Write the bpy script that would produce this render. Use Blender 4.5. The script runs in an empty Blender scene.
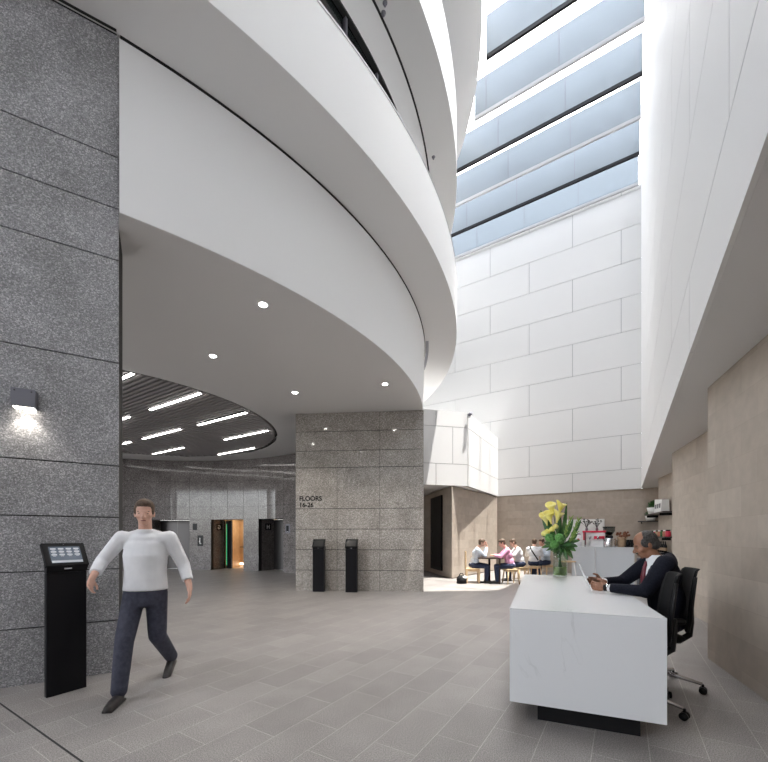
import bpy, bmesh, math, random
from mathutils import Vector, Matrix, noise
from math import sin, cos, pi, radians, atan2, sqrt, hypot
random.seed(7)
SC = bpy.context.scene
COL = SC.collection
V = Vector

# ------------------------------------------------------------------ helpers
class MB:
    """collects shapes and links them as ONE mesh object"""
    def __init__(s):
        s.v = []; s.f = []; s.mi = []; s.sm = []
    def add(s, vs, fs, m=0, smooth=False):
        o = len(s.v); s.v += [tuple(p) for p in vs]
        for f in fs:
            s.f.append([o + i for i in f]); s.mi.append(m); s.sm.append(smooth)
        return s
    def hexa(s, c, m=0):
        return s.add(c, [(0,3,2,1),(4,5,6,7),(0,1,5,4),(1,2,6,5),(2,3,7,6),(3,0,4,7)], m)
    def box(s, x0, x1, y0, y1, z0, z1, m=0):
        return s.hexa([(x0,y0,z0),(x1,y0,z0),(x1,y1,z0),(x0,y1,z0),(x0,y0,z1),(x1,y0,z1),(x1,y1,z1),(x0,y1,z1)], m)
    def obox(s, c, ax, ay, az, hx, hy, hz, m=0):
        c = V(c); ax = V(ax).normalized()*hx; ay = V(ay).normalized()*hy; az = V(az).normalized()*hz
        return s.hexa([c-ax-ay-az, c+ax-ay-az, c+ax+ay-az, c-ax+ay-az, c-ax-ay+az, c+ax-ay+az, c+ax+ay+az, c-ax+ay+az], m)
    def prism(s, poly, z0, z1, m=0):
        n = len(poly)
        a = sum(poly[i][0]*poly[(i+1)%n][1]-poly[(i+1)%n][0]*poly[i][1] for i in range(n))
        if a < 0: poly = poly[::-1]
        vs = [(p[0],p[1],z0) for p in poly]+[(p[0],p[1],z1) for p in poly]
        fs = [tuple(range(n-1,-1,-1)), tuple(range(n,2*n))]+[(i,(i+1)%n,n+(i+1)%n,n+i) for i in range(n)]
        return s.add(vs, fs, m)
    def rings(s, rs, m=0, smooth=True, caps=True, closed=False):
        n = len(rs[0]); vs = [p for r in rs for p in r]; fs = []
        k = len(rs)
        for i in range(k if closed else k-1):
            j = (i+1) % k
            for a in range(n):
                b = (a+1) % n
                fs.append((i*n+a, i*n+b, j*n+b, j*n+a))
        if caps and not closed:
            fs.append(tuple(range(n-1,-1,-1))); fs.append(tuple((k-1)*n+a for a in range(n)))
        return s.add(vs, fs, m, smooth)
    def cyl(s, p0, p1, r0, r1=None, n=16, m=0, smooth=True):
        r1 = r0 if r1 is None else r1
        p0 = V(p0); p1 = V(p1); d = (p1-p0).normalized()
        a = d.orthogonal().normalized(); b = d.cross(a)
        return s.rings([[p+(a*cos(2*pi*i/n)+b*sin(2*pi*i/n))*r for i in range(n)] for p, r in ((p0,r0),(p1,r1))], m, smooth)
    def tube(s, pts, r, n=8, m=0, flat=None):
        pts = [V(p) for p in pts]; k = len(pts)
        if not isinstance(r, (list,tuple)): r = [r]*k
        rs = []; a = None
        for i, p in enumerate(pts):
            d = (pts[min(i+1,k-1)]-pts[max(i-1,0)]).normalized()
            if a is None: a = d.orthogonal().normalized()
            a = (a-d*a.dot(d)).normalized(); b = d.cross(a)
            rs.append([p+(a*cos(2*pi*j/n)+b*sin(2*pi*j/n))*r[i] for j in range(n)])
        return s.rings(rs, m)
    def lathe(s, prof, c=(0,0,0), n=24, m=0, caps=True):
        c = V(c)
        return s.rings([[c+V((r*cos(2*pi*i/n), r*sin(2*pi*i/n), z)) for i in range(n)] for r, z in prof], m, True, caps)
    def ell(s, c, r, m=0, n=16, k=10, rot=None):
        c = V(c); r = r if isinstance(r,(tuple,list)) else (r,r,r)
        vs = []; fs = []
        R = rot or Matrix.Identity(3)
        for i in range(1,k):
            t = pi*i/k
            for j in range(n):
                p = 2*pi*j/n
                vs.append(c+R@V((r[0]*sin(t)*cos(p), r[1]*sin(t)*sin(p), r[2]*cos(t))))
        top = len(vs); vs.append(c+R@V((0,0,r[2]))); bot = len(vs); vs.append(c+R@V((0,0,-r[2])))
        for i in range(k-2):
            for j in range(n):
                q = (j+1)%n
                fs.append((i*n+j, (i+1)*n+j, (i+1)*n+q, i*n+q))
        for j in range(n):
            q = (j+1)%n
            fs.append((top, j, q)); fs.append((bot, (k-2)*n+q, (k-2)*n+j))
        return s.add(vs, fs, m, True)
    def etube(s, secs, m=0, n=24):
        return s.rings([[V(c)+V((rx*cos(2*pi*i/n), ry*sin(2*pi*i/n), 0)) for i in range(n)] for c, rx, ry in secs], m)
    def cap(s, p0, p1, r0, r1, m=0, n=12):
        """tapered capsule"""
        s.cyl(p0, p1, r0, r1, n, m); s.ell(p0, r0, m, n, 8); s.ell(p1, r1, m, n, 8); return s
    def chain(s, pr, m=0):
        for (p, r), (q, t) in zip(pr, pr[1:]): s.cap(p, q, r, t, m)
        return s
    def mesh(s, name, mats, uv=True):
        me = bpy.data.meshes.new(name)
        me.from_pydata(s.v, [], s.f); 
        for mt in mats: me.materials.append(mt)
        me.polygons.foreach_set('material_index', s.mi); me.polygons.foreach_set('use_smooth', s.sm)
        if uv:
            u = me.uv_layers.new(name='UVMap')
            for p in me.polygons:
                n = p.normal
                for li in p.loop_indices:
                    c = me.vertices[me.loops[li].vertex_index].co
                    if abs(n.z) > .7: u.data[li].uv = (c.x, c.y)
                    else:
                        t = V((-n.y, n.x, 0)).normalized()
                        u.data[li].uv = (c.dot(t), c.z)
        me.update(); return me
    def build(s, name, mats, parent=None, bevel=0, seg=2):
        if not isinstance(mats, (list,tuple)): mats = [mats]
        o = bpy.data.objects.new(name, s.mesh(name, mats)); COL.objects.link(o)
        if parent: o.parent = parent
        if bevel:
            b = o.modifiers.new('bevel', 'BEVEL'); b.width = bevel; b.segments = seg; b.limit_method = 'ANGLE'; b.angle_limit = radians(40)
        return o

def remeshed(mb, name, mats, parent=None, voxel=.01, smooth=4, paint=None):
    """fuse everything collected in MB into one continuous skin"""
    tmp = bpy.data.objects.new('tmp', mb.mesh('tmp', [], uv=False)); COL.objects.link(tmp)
    r = tmp.modifiers.new('r', 'REMESH'); r.mode = 'VOXEL'; r.voxel_size = voxel
    sm = tmp.modifiers.new('s', 'SMOOTH'); sm.iterations = smooth; sm.factor = .5
    dg = bpy.context.evaluated_depsgraph_get(); dg.update()
    me = bpy.data.meshes.new_from_object(tmp.evaluated_get(dg))
    bpy.data.objects.remove(tmp)
    me.name = name; me.materials.clear()
    if not isinstance(mats, (list,tuple)): mats = [mats]
    for m in mats: me.materials.append(m)
    me.polygons.foreach_set('use_smooth', [True]*len(me.polygons))
    if paint:
        me.polygons.foreach_set('material_index', [paint(p.center) for p in me.polygons])
    o = bpy.data.objects.new(name, me); COL.objects.link(o)
    if parent: o.parent = parent
    return o

def thing(name, label, cat, loc=(0,0,0), rz=0, group=None):
    o = bpy.data.objects.new(name, None); COL.objects.link(o); o.empty_display_size = .1
    o.location = loc; o.rotation_euler = (0,0,rz)
    return tag(o, label, cat, group)
def tag(o, label, cat, group=None):
    o['label'] = label; o['category'] = cat
    if group: o['group'] = group
    return o
def struct(o, label=None):
    o['kind'] = 'structure'
    if label: o['label'] = label
    return o
def dup(root, loc, rz, label=None, group=None, scale=None):
    r = root.copy(); COL.objects.link(r); r.location = loc; r.rotation_euler = (0,0,rz)
    if label: r['label'] = label
    if group: r['group'] = group
    if scale: r.scale = scale
    for ch in list(root.children):
        c = ch.copy(); COL.objects.link(c); c.parent = r
        for g in ch.children:
            d = g.copy(); COL.objects.link(d); d.parent = c
    return r

# ------------------------------------------------------------------ materials
def mat(name, col, rough=.5, metal=0, spec=.5, emit=None, es=0, **kw):
    m = bpy.data.materials.new(name); m.use_nodes = True
    b = m.node_tree.nodes['Principled BSDF']
    b.inputs['Base Color'].default_value = (*col, 1); b.inputs['Roughness'].default_value = rough
    b.inputs['Metallic'].default_value = metal; b.inputs['Specular IOR Level'].default_value = spec
    if emit: b.inputs['Emission Color'].default_value = (*emit,1); b.inputs['Emission Strength'].default_value = es
    for k, v in kw.items(): b.inputs[k].default_value = v
    return m
def nodes(m): return m.node_tree.nodes, m.node_tree.links, m.node_tree.nodes['Principled BSDF']
def N(m, t, **kw):
    n = m.node_tree.nodes.new(t)
    for k, v in kw.items():
        if k in n.inputs.keys() if hasattr(n.inputs,'keys') else False: n.inputs[k].default_value = v
        else: setattr(n, k, v)
    return n
def ramp(m, stops, interp='LINEAR'):
    r = m.node_tree.nodes.new('ShaderNodeValToRGB'); r.color_ramp.interpolation = interp
    e = r.color_ramp.elements
    e[0].position = stops[0][0]; e[0].color = (*stops[0][1],1); e[1].position = stops[1][0]; e[1].color = (*stops[1][1],1)
    for p, c in stops[2:]:
        x = e.new(p); x.color = (*c,1)
    return r
def granite(name, cols, rough, scale=1.0, spec=.5, bump=0.0, contrast=1):
    m = mat(name, cols[1], rough, spec=spec); n, l, b = nodes(m)
    tc = N(m, 'ShaderNodeTexCoord')
    v = N(m, 'ShaderNodeTexVoronoi'); v.inputs['Scale'].default_value = 75*scale
    sep = N(m, 'ShaderNodeSeparateColor')
    r = ramp(m, [(.0, cols[0]), (.30, cols[1]), (.62, cols[2]), (.86, cols[3])], 'CONSTANT')
    ns = N(m, 'ShaderNodeTexNoise'); ns.inputs['Scale'].default_value = 2.3; ns.inputs['Detail'].default_value = 4
    rr = ramp(m, [(.3, (.82,.82,.82)), (.7, (1.1,1.1,1.12))])
    mx = N(m, 'ShaderNodeMix', data_type='RGBA', blend_type='MULTIPLY'); mx.inputs[0].default_value = 1
    l.new(tc.outputs['Object'], v.inputs['Vector']); l.new(tc.outputs['Object'], ns.inputs['Vector'])
    l.new(v.outputs['Color'], sep.inputs[0]); l.new(sep.outputs[0], r.inputs[0]); l.new(ns.outputs['Fac'], rr.inputs[0])
    l.new(r.outputs[0], mx.inputs[6]); l.new(rr.outputs[0], mx.inputs[7]); l.new(mx.outputs[2], b.inputs['Base Color'])
    if bump:
        bp = N(m, 'ShaderNodeBump'); bp.inputs['Strength'].default_value = bump; bp.inputs['Distance'].default_value = .004
        l.new(sep.outputs[1], bp.inputs['Height']); l.new(bp.outputs[0], b.inputs['Normal'])
    return m
def noisy(name, c0, c1, scale, rough=.5, detail=4, bump=0, **kw):
    m = mat(name, c0, rough, **kw); n, l, b = nodes(m)
    tc = N(m, 'ShaderNodeTexCoord'); ns = N(m, 'ShaderNodeTexNoise')
    ns.inputs['Scale'].default_value = scale; ns.inputs['Detail'].default_value = detail
    r = ramp(m, [(.35, c0), (.65, c1)])
    l.new(tc.outputs['Object'], ns.inputs['Vector']); l.new(ns.outputs['Fac'], r.inputs[0]); l.new(r.outputs[0], b.inputs['Base Color'])
    if bump:
        bp = N(m, 'ShaderNodeBump'); bp.inputs['Strength'].default_value = bump; bp.inputs['Distance'].default_value = .01
        l.new(ns.outputs['Fac'], bp.inputs['Height']); l.new(bp.outputs[0], b.inputs['Normal'])
    return m
def beige(name):
    m = mat(name, (.5,.44,.37), .6); n, l, b = nodes(m)
    uv = N(m, 'ShaderNodeTexCoord'); mp = N(m, 'ShaderNodeMapping'); mp.inputs['Location'].default_value = (30, 29.88, 0)
    br = N(m, 'ShaderNodeTexBrick'); br.offset = .5
    for k, v in (('Color1',(.405,.345,.288,1)),('Color2',(.475,.415,.352,1)),('Mortar',(.385,.325,.272,1)),('Scale',1.0),('Mortar Size',.002),('Brick Width',.6),('Row Height',.3),('Bias',0.0)): br.inputs[k].default_value = v
    ns = N(m, 'ShaderNodeTexNoise'); ns.inputs['Scale'].default_value = 7; ns.inputs['Detail'].default_value = 6
    rr = ramp(m, [(.3, (.92,.92,.92)), (.7, (1.06,1.06,1.06))])
    mx = N(m, 'ShaderNodeMix', data_type='RGBA', blend_type='MULTIPLY'); mx.inputs[0].default_value = 1
    l.new(uv.outputs['UV'], mp.inputs[0]); l.new(mp.outputs[0], br.inputs['Vector']); l.new(uv.outputs['Object'], ns.inputs['Vector'])
    l.new(ns.outputs['Fac'], rr.inputs[0]); l.new(br.outputs['Color'], mx.inputs[6]); l.new(rr.outputs[0], mx.inputs[7]); l.new(mx.outputs[2], b.inputs['Base Color'])
    return m
def floor_mat():
    m = mat('floor_stone', (.2,.2,.2), .42, spec=.4); n, l, b = nodes(m)
    tc = N(m, 'ShaderNodeTexCoord')
    d1 = N(m, 'ShaderNodeVectorMath', operation='DOT_PRODUCT'); d1.inputs[1].default_value = (.529,.849,0)
    d2 = N(m, 'ShaderNodeVectorMath', operation='DOT_PRODUCT'); d2.inputs[1].default_value = (.849,-.529,0)
    a1 = N(m, 'ShaderNodeMath', operation='ADD'); a1.inputs[1].default_value = 64-.31
    a2 = N(m, 'ShaderNodeMath', operation='ADD'); a2.inputs[1].default_value = .322*100-.143
    cb = N(m, 'ShaderNodeCombineXYZ'); br = N(m, 'ShaderNodeTexBrick'); br.offset = .5
    for k, v in (('Color1',(.25,.236,.227,1)),('Color2',(.29,.275,.264,1)),('Mortar',(.47,.45,.43,1)),('Scale',1.0),('Mortar Size',.0022),('Mortar Smooth',.2),('Brick Width',.64),('Row Height',.322),('Bias',0.0)): br.inputs[k].default_value = v
    for d in (d1,d2): l.new(tc.outputs['Object'], d.inputs[0])
    l.new(d1.outputs['Value'], a1.inputs[0]); l.new(d2.outputs['Value'], a2.inputs[0])
    l.new(a1.outputs[0], cb.inputs[0]); l.new(a2.outputs[0], cb.inputs[1]); l.new(cb.outputs[0], br.inputs['Vector'])
    ns = N(m, 'ShaderNodeTexNoise'); ns.inputs['Scale'].default_value = 130; ns.inputs['Detail'].default_value = 3
    n2 = N(m, 'ShaderNodeTexNoise'); n2.inputs['Scale'].default_value = 2.5; n2.inputs['Detail'].default_value = 5
    r1 = ramp(m, [(.33,(.55,.55,.55)),(.67,(1.5,1.49,1.48))]); r2 = ramp(m, [(.3,(.88,.87,.87)),(.7,(1.1,1.1,1.1))])
    for x in (ns,n2): l.new(tc.outputs['Object'], x.inputs['Vector'])
    l.new(ns.outputs['Fac'], r1.inputs[0]); l.new(n2.outputs['Fac'], r2.inputs[0])
    m1 = N(m, 'ShaderNodeMix', data_type='RGBA', blend_type='MULTIPLY'); m1.inputs[0].default_value = 1
    m2 = N(m, 'ShaderNodeMix', data_type='RGBA', blend_type='MULTIPLY'); m2.inputs[0].default_value = 1
    l.new(br.outputs['Color'], m1.inputs[6]); l.new(r1.outputs[0], m1.inputs[7]); l.new(m1.outputs[2], m2.inputs[6]); l.new(r2.outputs[0], m2.inputs[7])
    l.new(m2.outputs[2], b.inputs['Base Color'])
    rr = N(m, 'ShaderNodeMapRange'); rr.inputs[3].default_value = .34; rr.inputs[4].default_value = .5
    l.new(n2.outputs['Fac'], rr.inputs[0]); l.new(rr.outputs[0], b.inputs['Roughness'])
    return m
def glassy(name, tint, transp, rough=.02, haze=None, hz=0.0, dif=.4):
    """thin sheet of glass: see-through share, reflection by Fresnel, optional frosted share"""
    m = bpy.data.materials.new(name); m.use_nodes = True; n = m.node_tree.nodes; l = m.node_tree.links; n.clear()
    out = n.new('ShaderNodeOutputMaterial'); t = n.new('ShaderNodeBsdfTransparent'); t.inputs[0].default_value = (*[c*transp for c in tint],1)
    g = n.new('ShaderNodeBsdfGlossy'); g.inputs['Roughness'].default_value = rough; g.inputs[0].default_value = (1,1,1,1)
    lw = n.new('ShaderNodeLayerWeight'); lw.inputs[0].default_value = .5; pw_ = n.new('ShaderNodeMath'); pw_.operation = 'POWER'; pw_.inputs[1].default_value = 4.0; f = n.new('ShaderNodeMapRange'); f.inputs[3].default_value = .035; f.inputs[4].default_value = .75; l.new(lw.outputs['Facing'], pw_.inputs[0]); l.new(pw_.outputs[0], f.inputs[0])
    mx = n.new('ShaderNodeMixShader'); base = t
    if haze:
        d = n.new('ShaderNodeBsdfTranslucent'); d.inputs[0].default_value = (*haze,1)
        d2 = n.new('ShaderNodeBsdfDiffuse'); d2.inputs[0].default_value = (*haze,1)
        ad = n.new('ShaderNodeMixShader'); ad.inputs[0].default_value = dif; l.new(d.outputs[0], ad.inputs[1]); l.new(d2.outputs[0], ad.inputs[2])
        hm = n.new('ShaderNodeMixShader'); hm.inputs[0].default_value = hz
        l.new(t.outputs[0], hm.inputs[1]); l.new(ad.outputs[0], hm.inputs[2]); base = hm
    l.new(f.outputs[0], mx.inputs[0]); l.new(base.outputs[0], mx.inputs[1]); l.new(g.outputs[0], mx.inputs[2]); l.new(mx.outputs[0], out.inputs[0])
    return m
def quartz():
    m = mat('white_quartz', (.80,.82,.83), .22); n, l, b = nodes(m)
    tc = N(m, 'ShaderNodeTexCoord'); ns = N(m, 'ShaderNodeTexNoise'); ns.inputs['Scale'].default_value = .75; ns.inputs['Detail'].default_value = 8; ns.inputs['Distortion'].default_value = .5
    r = ramp(m, [(.496,(.77,.79,.81)),(.5,(.62,.64,.65)),(.504,(.77,.79,.81))])
    n2 = N(m, 'ShaderNodeTexNoise'); n2.inputs['Scale'].default_value = 1.3
    r2 = ramp(m, [(.5,(0,0,0)),(.62,(1,1,1))])
    mx = N(m, 'ShaderNodeMix', data_type='RGBA'); mx.inputs[6].default_value = (.77,.79,.81,1)
    l.new(tc.outputs['Object'], ns.inputs['Vector']); l.new(tc.outputs['Object'], n2.inputs['Vector'])
    l.new(ns.outputs['Fac'], r.inputs[0]); l.new(n2.outputs['Fac'], r2.inputs[0]); l.new(r2.outputs[0], mx.inputs[0]); l.new(r.outputs[0], mx.inputs[7]); l.new(mx.outputs[2], b.inputs['Base Color'])
    return m

M = {}
M['gran_dark'] = granite('grey_granite_honed', [(.22,.218,.222),(.31,.308,.313),(.39,.388,.394),(.58,.577,.585)], .5, 1.5, bump=.1)
M['gran_pol'] = granite('brown_grey_granite_polished', [(.25,.23,.21),(.34,.316,.288),(.41,.383,.352),(.53,.50,.465)], .07, .9, spec=.5)
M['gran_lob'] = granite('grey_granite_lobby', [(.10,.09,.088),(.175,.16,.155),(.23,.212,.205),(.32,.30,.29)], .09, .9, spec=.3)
M['joint_dark'] = mat('dark_joint', (.03,.03,.03), .9)
M['floor'] = floor_mat()
M['beige'] = beige('beige_sandstone_tiles')
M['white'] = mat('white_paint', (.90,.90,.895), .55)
M['rail'] = mat('pale_rail', (.45,.45,.46), .4)
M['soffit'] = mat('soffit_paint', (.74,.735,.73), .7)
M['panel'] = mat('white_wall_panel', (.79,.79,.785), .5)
M['panel_joint'] = mat('panel_joint_grey', (.34,.34,.35), .9)
M['black'] = mat('black_gloss', (.008,.008,.010), .35, spec=.2)
M['black_matt'] = mat('black_matt', (.010,.010,.011), .7, spec=.2)
M['void'] = mat('dark_void', (.025,.025,.025), .9)
M['slat'] = mat('dark_slat', (.36,.34,.34), .5)
M['led'] = mat('white_led', (1,1,1), .5, emit=(1,.97,.93), es=14)
M['down'] = mat('warm_downlight', (1,1,1), .5, emit=(1,.95,.88), es=60)
M['chrome'] = mat('brushed_steel', (.62,.62,.63), .25, 1)
M['steel_dark'] = mat('dark_steel', (.1,.095,.095), .35, 1)
M['grey_metal'] = mat('grey_metal', (.19,.19,.22), .45, .3)
M['quartz'] = quartz()
M['counter'] = mat('pale_grey_laminate', (.55,.57,.60), .4)
M['sky_glass'] = glassy('skylight_glass', (1,1,1), .95)
M['sun_diffuser'] = glassy('roof_diffuser_sheet', (1,1,1), .95, .3, (.95,.95,.95), .85, .05)  # for the added roof sheet out of view that scatters sunlight
M['fin_glass'] = glassy('frosted_baffle_glass', (.84,.92,1.0), .25, .1, (.38,.425,.46), .62)
M['tint_glass'] = glassy('tinted_window_glass', (.55,.6,.6), .8, .02)
M['wood'] = noisy('pale_birch', (.70,.50,.29), (.78,.58,.36), 9, .45)
M['wood_lift'] = noisy('warm_wood_veneer', (.62,.44,.27), (.70,.51,.33), 5, .4)
M['dark_wood'] = mat('dark_brown_wood', (.05,.03,.022), .4)
M['green'] = noisy('leaf_green', (.04,.13,.03), (.09,.23,.05), 20, .45)
M['green_dark'] = noisy('dark_leaf_green', (.02,.08,.02), (.045,.15,.035), 20, .45)
M['green_mid'] = noisy('fresh_green', (.09,.27,.06), (.14,.36,.09), 30, .5)
M['green_soft'] = noisy('bud_green', (.15,.30,.05), (.30,.42,.10), 30, .5)
M['yellow'] = noisy('lily_yellow', (.80,.70,.13), (.88,.82,.33), 12, .5)
M['skin_d'] = noisy('brown_skin', (.25,.115,.065), (.31,.15,.09), 14, .45)
M['skin'] = noisy('fair_skin', (.62,.36,.27), (.70,.43,.33), 14, .5)
M['hair_grey'] = noisy('greying_dark_hair', (.014,.012,.011), (.07,.064,.06), 60, .6)
M['hair_br'] = noisy('brown_hair', (.07,.04,.025), (.12,.075,.045), 50, .6)
M['suit'] = noisy('navy_suit_cloth', (.008,.009,.015), (.013,.014,.022), 80, .8, spec=.12)
M['shirt'] = noisy('white_shirt_cotton', (.78,.79,.81), (.86,.87,.89), 8, .8, bump=.15)
M['shirt_bl'] = noisy('pale_blue_shirt_cotton', (.58,.66,.76), (.68,.75,.84), 8, .8)
M['shirt_pk'] = noisy('pink_shirt_cotton', (.72,.30,.48), (.80,.40,.57), 8, .8)
M['trouser'] = noisy('dark_blue_trouser_cloth', (.035,.038,.06), (.055,.058,.085), 30, .85)
M['jeans'] = noisy('navy_cotton', (.02,.03,.07), (.035,.05,.1), 30, .85)
M['shoe'] = mat('dark_leather', (.03,.026,.026), .35)
M['tie'] = mat('dark_red_silk', (.16,.015,.03), .4)
M['eye'] = mat('eye_white', (.20,.17,.15), .5, spec=.1)
M['lip'] = mat('lip_brown', (.2,.08,.06), .5)
M['mesh_black'] = noisy('black_mesh_fabric', (.008,.008,.009), (.015,.015,.016), 200, .75, spec=.15)
M['plastic_blk'] = mat('black_plastic', (.010,.010,.011), .4, spec=.25)
M['red'] = mat('red_enamel', (.6,.02,.06), .35)
M['wht_gloss'] = mat('white_enamel', (.82,.82,.83), .25)
M['screen'] = mat('kiosk_screen_glass', (.02,.025,.035), .15, emit=(.20,.25,.32), es=.30)
M['screen_lit'] = mat('kiosk_screen_white', (.35,.37,.4), .3, emit=(.9,.93,1), es=.12)
M['screen_off'] = mat('kiosk_screen_dark', (.035,.035,.035), .15)
M['paper'] = mat('white_card', (.82,.82,.80), .7)
M['terra'] = mat('terracotta_jar', (.45,.16,.09), .5)
M['kraft'] = noisy('kraft_brown', (.36,.24,.15), (.46,.32,.21), 12, .8)
M['water'] = glassy('green_tinted_water', (.80,.92,.65), .85, .02, (.45,.60,.22), .45)
M['vase'] = glassy('clear_vase_glass', (.93,.97,.93), .9, .02)
M['stone_white'] = mat('white_ceramic', (.8,.8,.79), .3)
M['green_led'] = mat('green_led', (.02,.2,.08), .5, emit=(.05,.7,.3), es=.6)
M['warm_light'] = mat('warm_lamp', (1,1,1), .5, emit=(1,.84,.62), es=3.6)
SKY, SUNE, SUNV, EXPO = .35*4.5, 12, (2.75,-1.95,15.4), .3

# ------------------------------------------------------------------ setting
A1 = V((.529,.849,0)); A2 = V((.849,-.529,0)); B1 = V((.3776,.926,0)); B2 = V((.926,-.3776,0)); UP = V((0,0,1))
RA2 = atan2(-.529,.849)
def arcp(c, r, a): return V((c[0]+r*cos(a), c[1]+r*sin(a), 0))
def frange(a, b, n): return [a+(b-a)*i/n for i in range(n+1)]
def clad(name, mp, rows, cells, mats, gap=.01, depth=.03, back=.2, seg=1, gz=None, b0=0):
    """wall clad in separate slabs with open joints: mp(u, d) -> plan point, rows = list of z, cells(i) -> list of (u0,u1) in row i"""
    mb = MB(); g = gap/2; gz = (gap if gz is None else gz)/2
    umin = min(c[0] for i in range(len(rows)-1) for c in cells(i)); umax = max(c[1] for i in range(len(rows)-1) for c in cells(i))
    for i in range(len(rows)-1):
        z0 = rows[i]+(gz if i else 0); z1 = rows[i+1]-gz
        for u0, u1 in cells(i):
            s0 = u0+(g if u0 > umin+1e-6 else 0); s1 = u1-(g if u1 < umax-1e-6 else 0)
            us = frange(s0, s1, seg)
            for a, b in zip(us, us[1:]):
                p = [mp(a,0), mp(b,0), mp(b,-depth), mp(a,-depth)]
                mb.prism([(q.x,q.y) for q in p], z0, z1, 0)
    for i in range(len(rows)-1):                                     # the ground behind the joints
        for u0, u1 in cells(i):
            us = frange(u0, u1, seg)
            for a, b in zip(us, us[1:]):
                p = [mp(a,-depth*.6), mp(b,-depth*.6), mp(b,-back), mp(a,-back)]
                mb.prism([(q.x,q.y) for q in p], rows[i]+(0 if i else b0), rows[i+1]-.001, 1)
    return struct(mb.build(name, mats))
def line(o, d, n): o = V((o[0],o[1],0)); return lambda u, k: o+d*u+n*k
def cells_of(L, w, off): 
    def f(i):
        e = [0.0]; x = off(i) % w
        while x < L-.02:
            if x > .02: e.append(x)
            x += w
        e.append(L); return list(zip(e, e[1:]))
    return f

# floor
struct(MB().box(-22,22,-9,24,-.3,0).build('floor', M['floor']))
p = A1*1.055
struct(MB().obox(V((p.x,p.y,.0006))+A2*(-2.5), A2, A1, UP, 5, .006, .0006).build('trim_1', M['joint_dark']), 'dark movement joint across the tiled floor')

# --- left granite wall
GD = V((-.863,-.505,0)); GN = V((.505,-.863,0))
grow = [0,.5425,1.085,1.6275,2.17,3.255,4.34,4.8825,5.425,6.715]
clad('wall_left', line((-2.805,4.07), GD, GN), grow, lambda i: [(0,3.4),(3.4,6.8),(6.8,9)], [M['gran_dark'], M['joint_dark']], .012, .04, .5)

# --- granite pillar wall
prow = [0,.5425,1.085,1.6275,2.17,3.255,3.7,4.21,4.705]
pd = V((3.377,-.30,0)).normalized(); pn = V((pd.y,-pd.x,0))
pc = lambda i: [(0,1.12),(1.12,2.25),(2.25,3.39)]
clad('wall_pillar', line((-2.353,10.26), pd, pn), prow, pc, [M['gran_pol'], M['joint_dark']], .008, .03, .9, gz=.014)

# --- curved lift lobby wall
LC = (-8.16,8.72); LR = 7.9
def lob(px):                                   # angle on the wall circle seen in column px
    k = (px-384)/385; a, b = 1+k*k, -2*(k*LC[0]+LC[1]); c = LC[0]**2+LC[1]**2-LR**2
    y = (-b+sqrt(b*b-4*a*c))/(2*a); return atan2(y-LC[1], k*y-LC[0])
op = {'F': (lob(150), lob(189.5)), 'G': (lob(211), lob(243.3)), 'H': (lob(258.5), lob(283.3))}
aR, aL = radians(24), radians(158)
edges = [aL]
for k in ('F','G','H'): edges += list(op[k])
edges.append(aR)
lmap = lambda u, d: arcp(LC, LR-d, u)           # u is an angle here, decreasing to the right
def lobcells(i):
    out = []
    for j in range(len(edges)-1):
        is_op = j in (1,3,5)
        if is_op and i < 4: continue
        n = max(1, round((edges[j]-edges[j+1])*LR/1.0))
        e = frange(edges[j], edges[j+1], n); out += [(b, a) for a, b in zip(e, e[1:])]
    return out
lrow = [0,.5425,1.085,1.6275,2.17,2.7125,3.255,3.7975,4.34,4.705]
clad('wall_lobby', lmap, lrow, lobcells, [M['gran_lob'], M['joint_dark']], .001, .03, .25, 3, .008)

# lifts: deep stone reveals, doors, cabs
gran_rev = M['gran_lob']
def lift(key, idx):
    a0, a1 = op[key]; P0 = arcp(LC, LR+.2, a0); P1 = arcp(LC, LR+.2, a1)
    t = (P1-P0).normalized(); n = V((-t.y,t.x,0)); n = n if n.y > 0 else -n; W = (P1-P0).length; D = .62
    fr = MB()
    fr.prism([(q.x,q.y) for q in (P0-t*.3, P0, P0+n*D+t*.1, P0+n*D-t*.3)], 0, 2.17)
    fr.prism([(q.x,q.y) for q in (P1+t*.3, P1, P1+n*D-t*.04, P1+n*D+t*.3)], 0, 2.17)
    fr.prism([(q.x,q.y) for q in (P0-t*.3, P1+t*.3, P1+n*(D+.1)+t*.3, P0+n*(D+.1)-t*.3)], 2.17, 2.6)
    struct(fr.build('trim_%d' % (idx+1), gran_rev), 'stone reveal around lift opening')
    return P0, P1, t, n, W, D
sgn = {}
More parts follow.
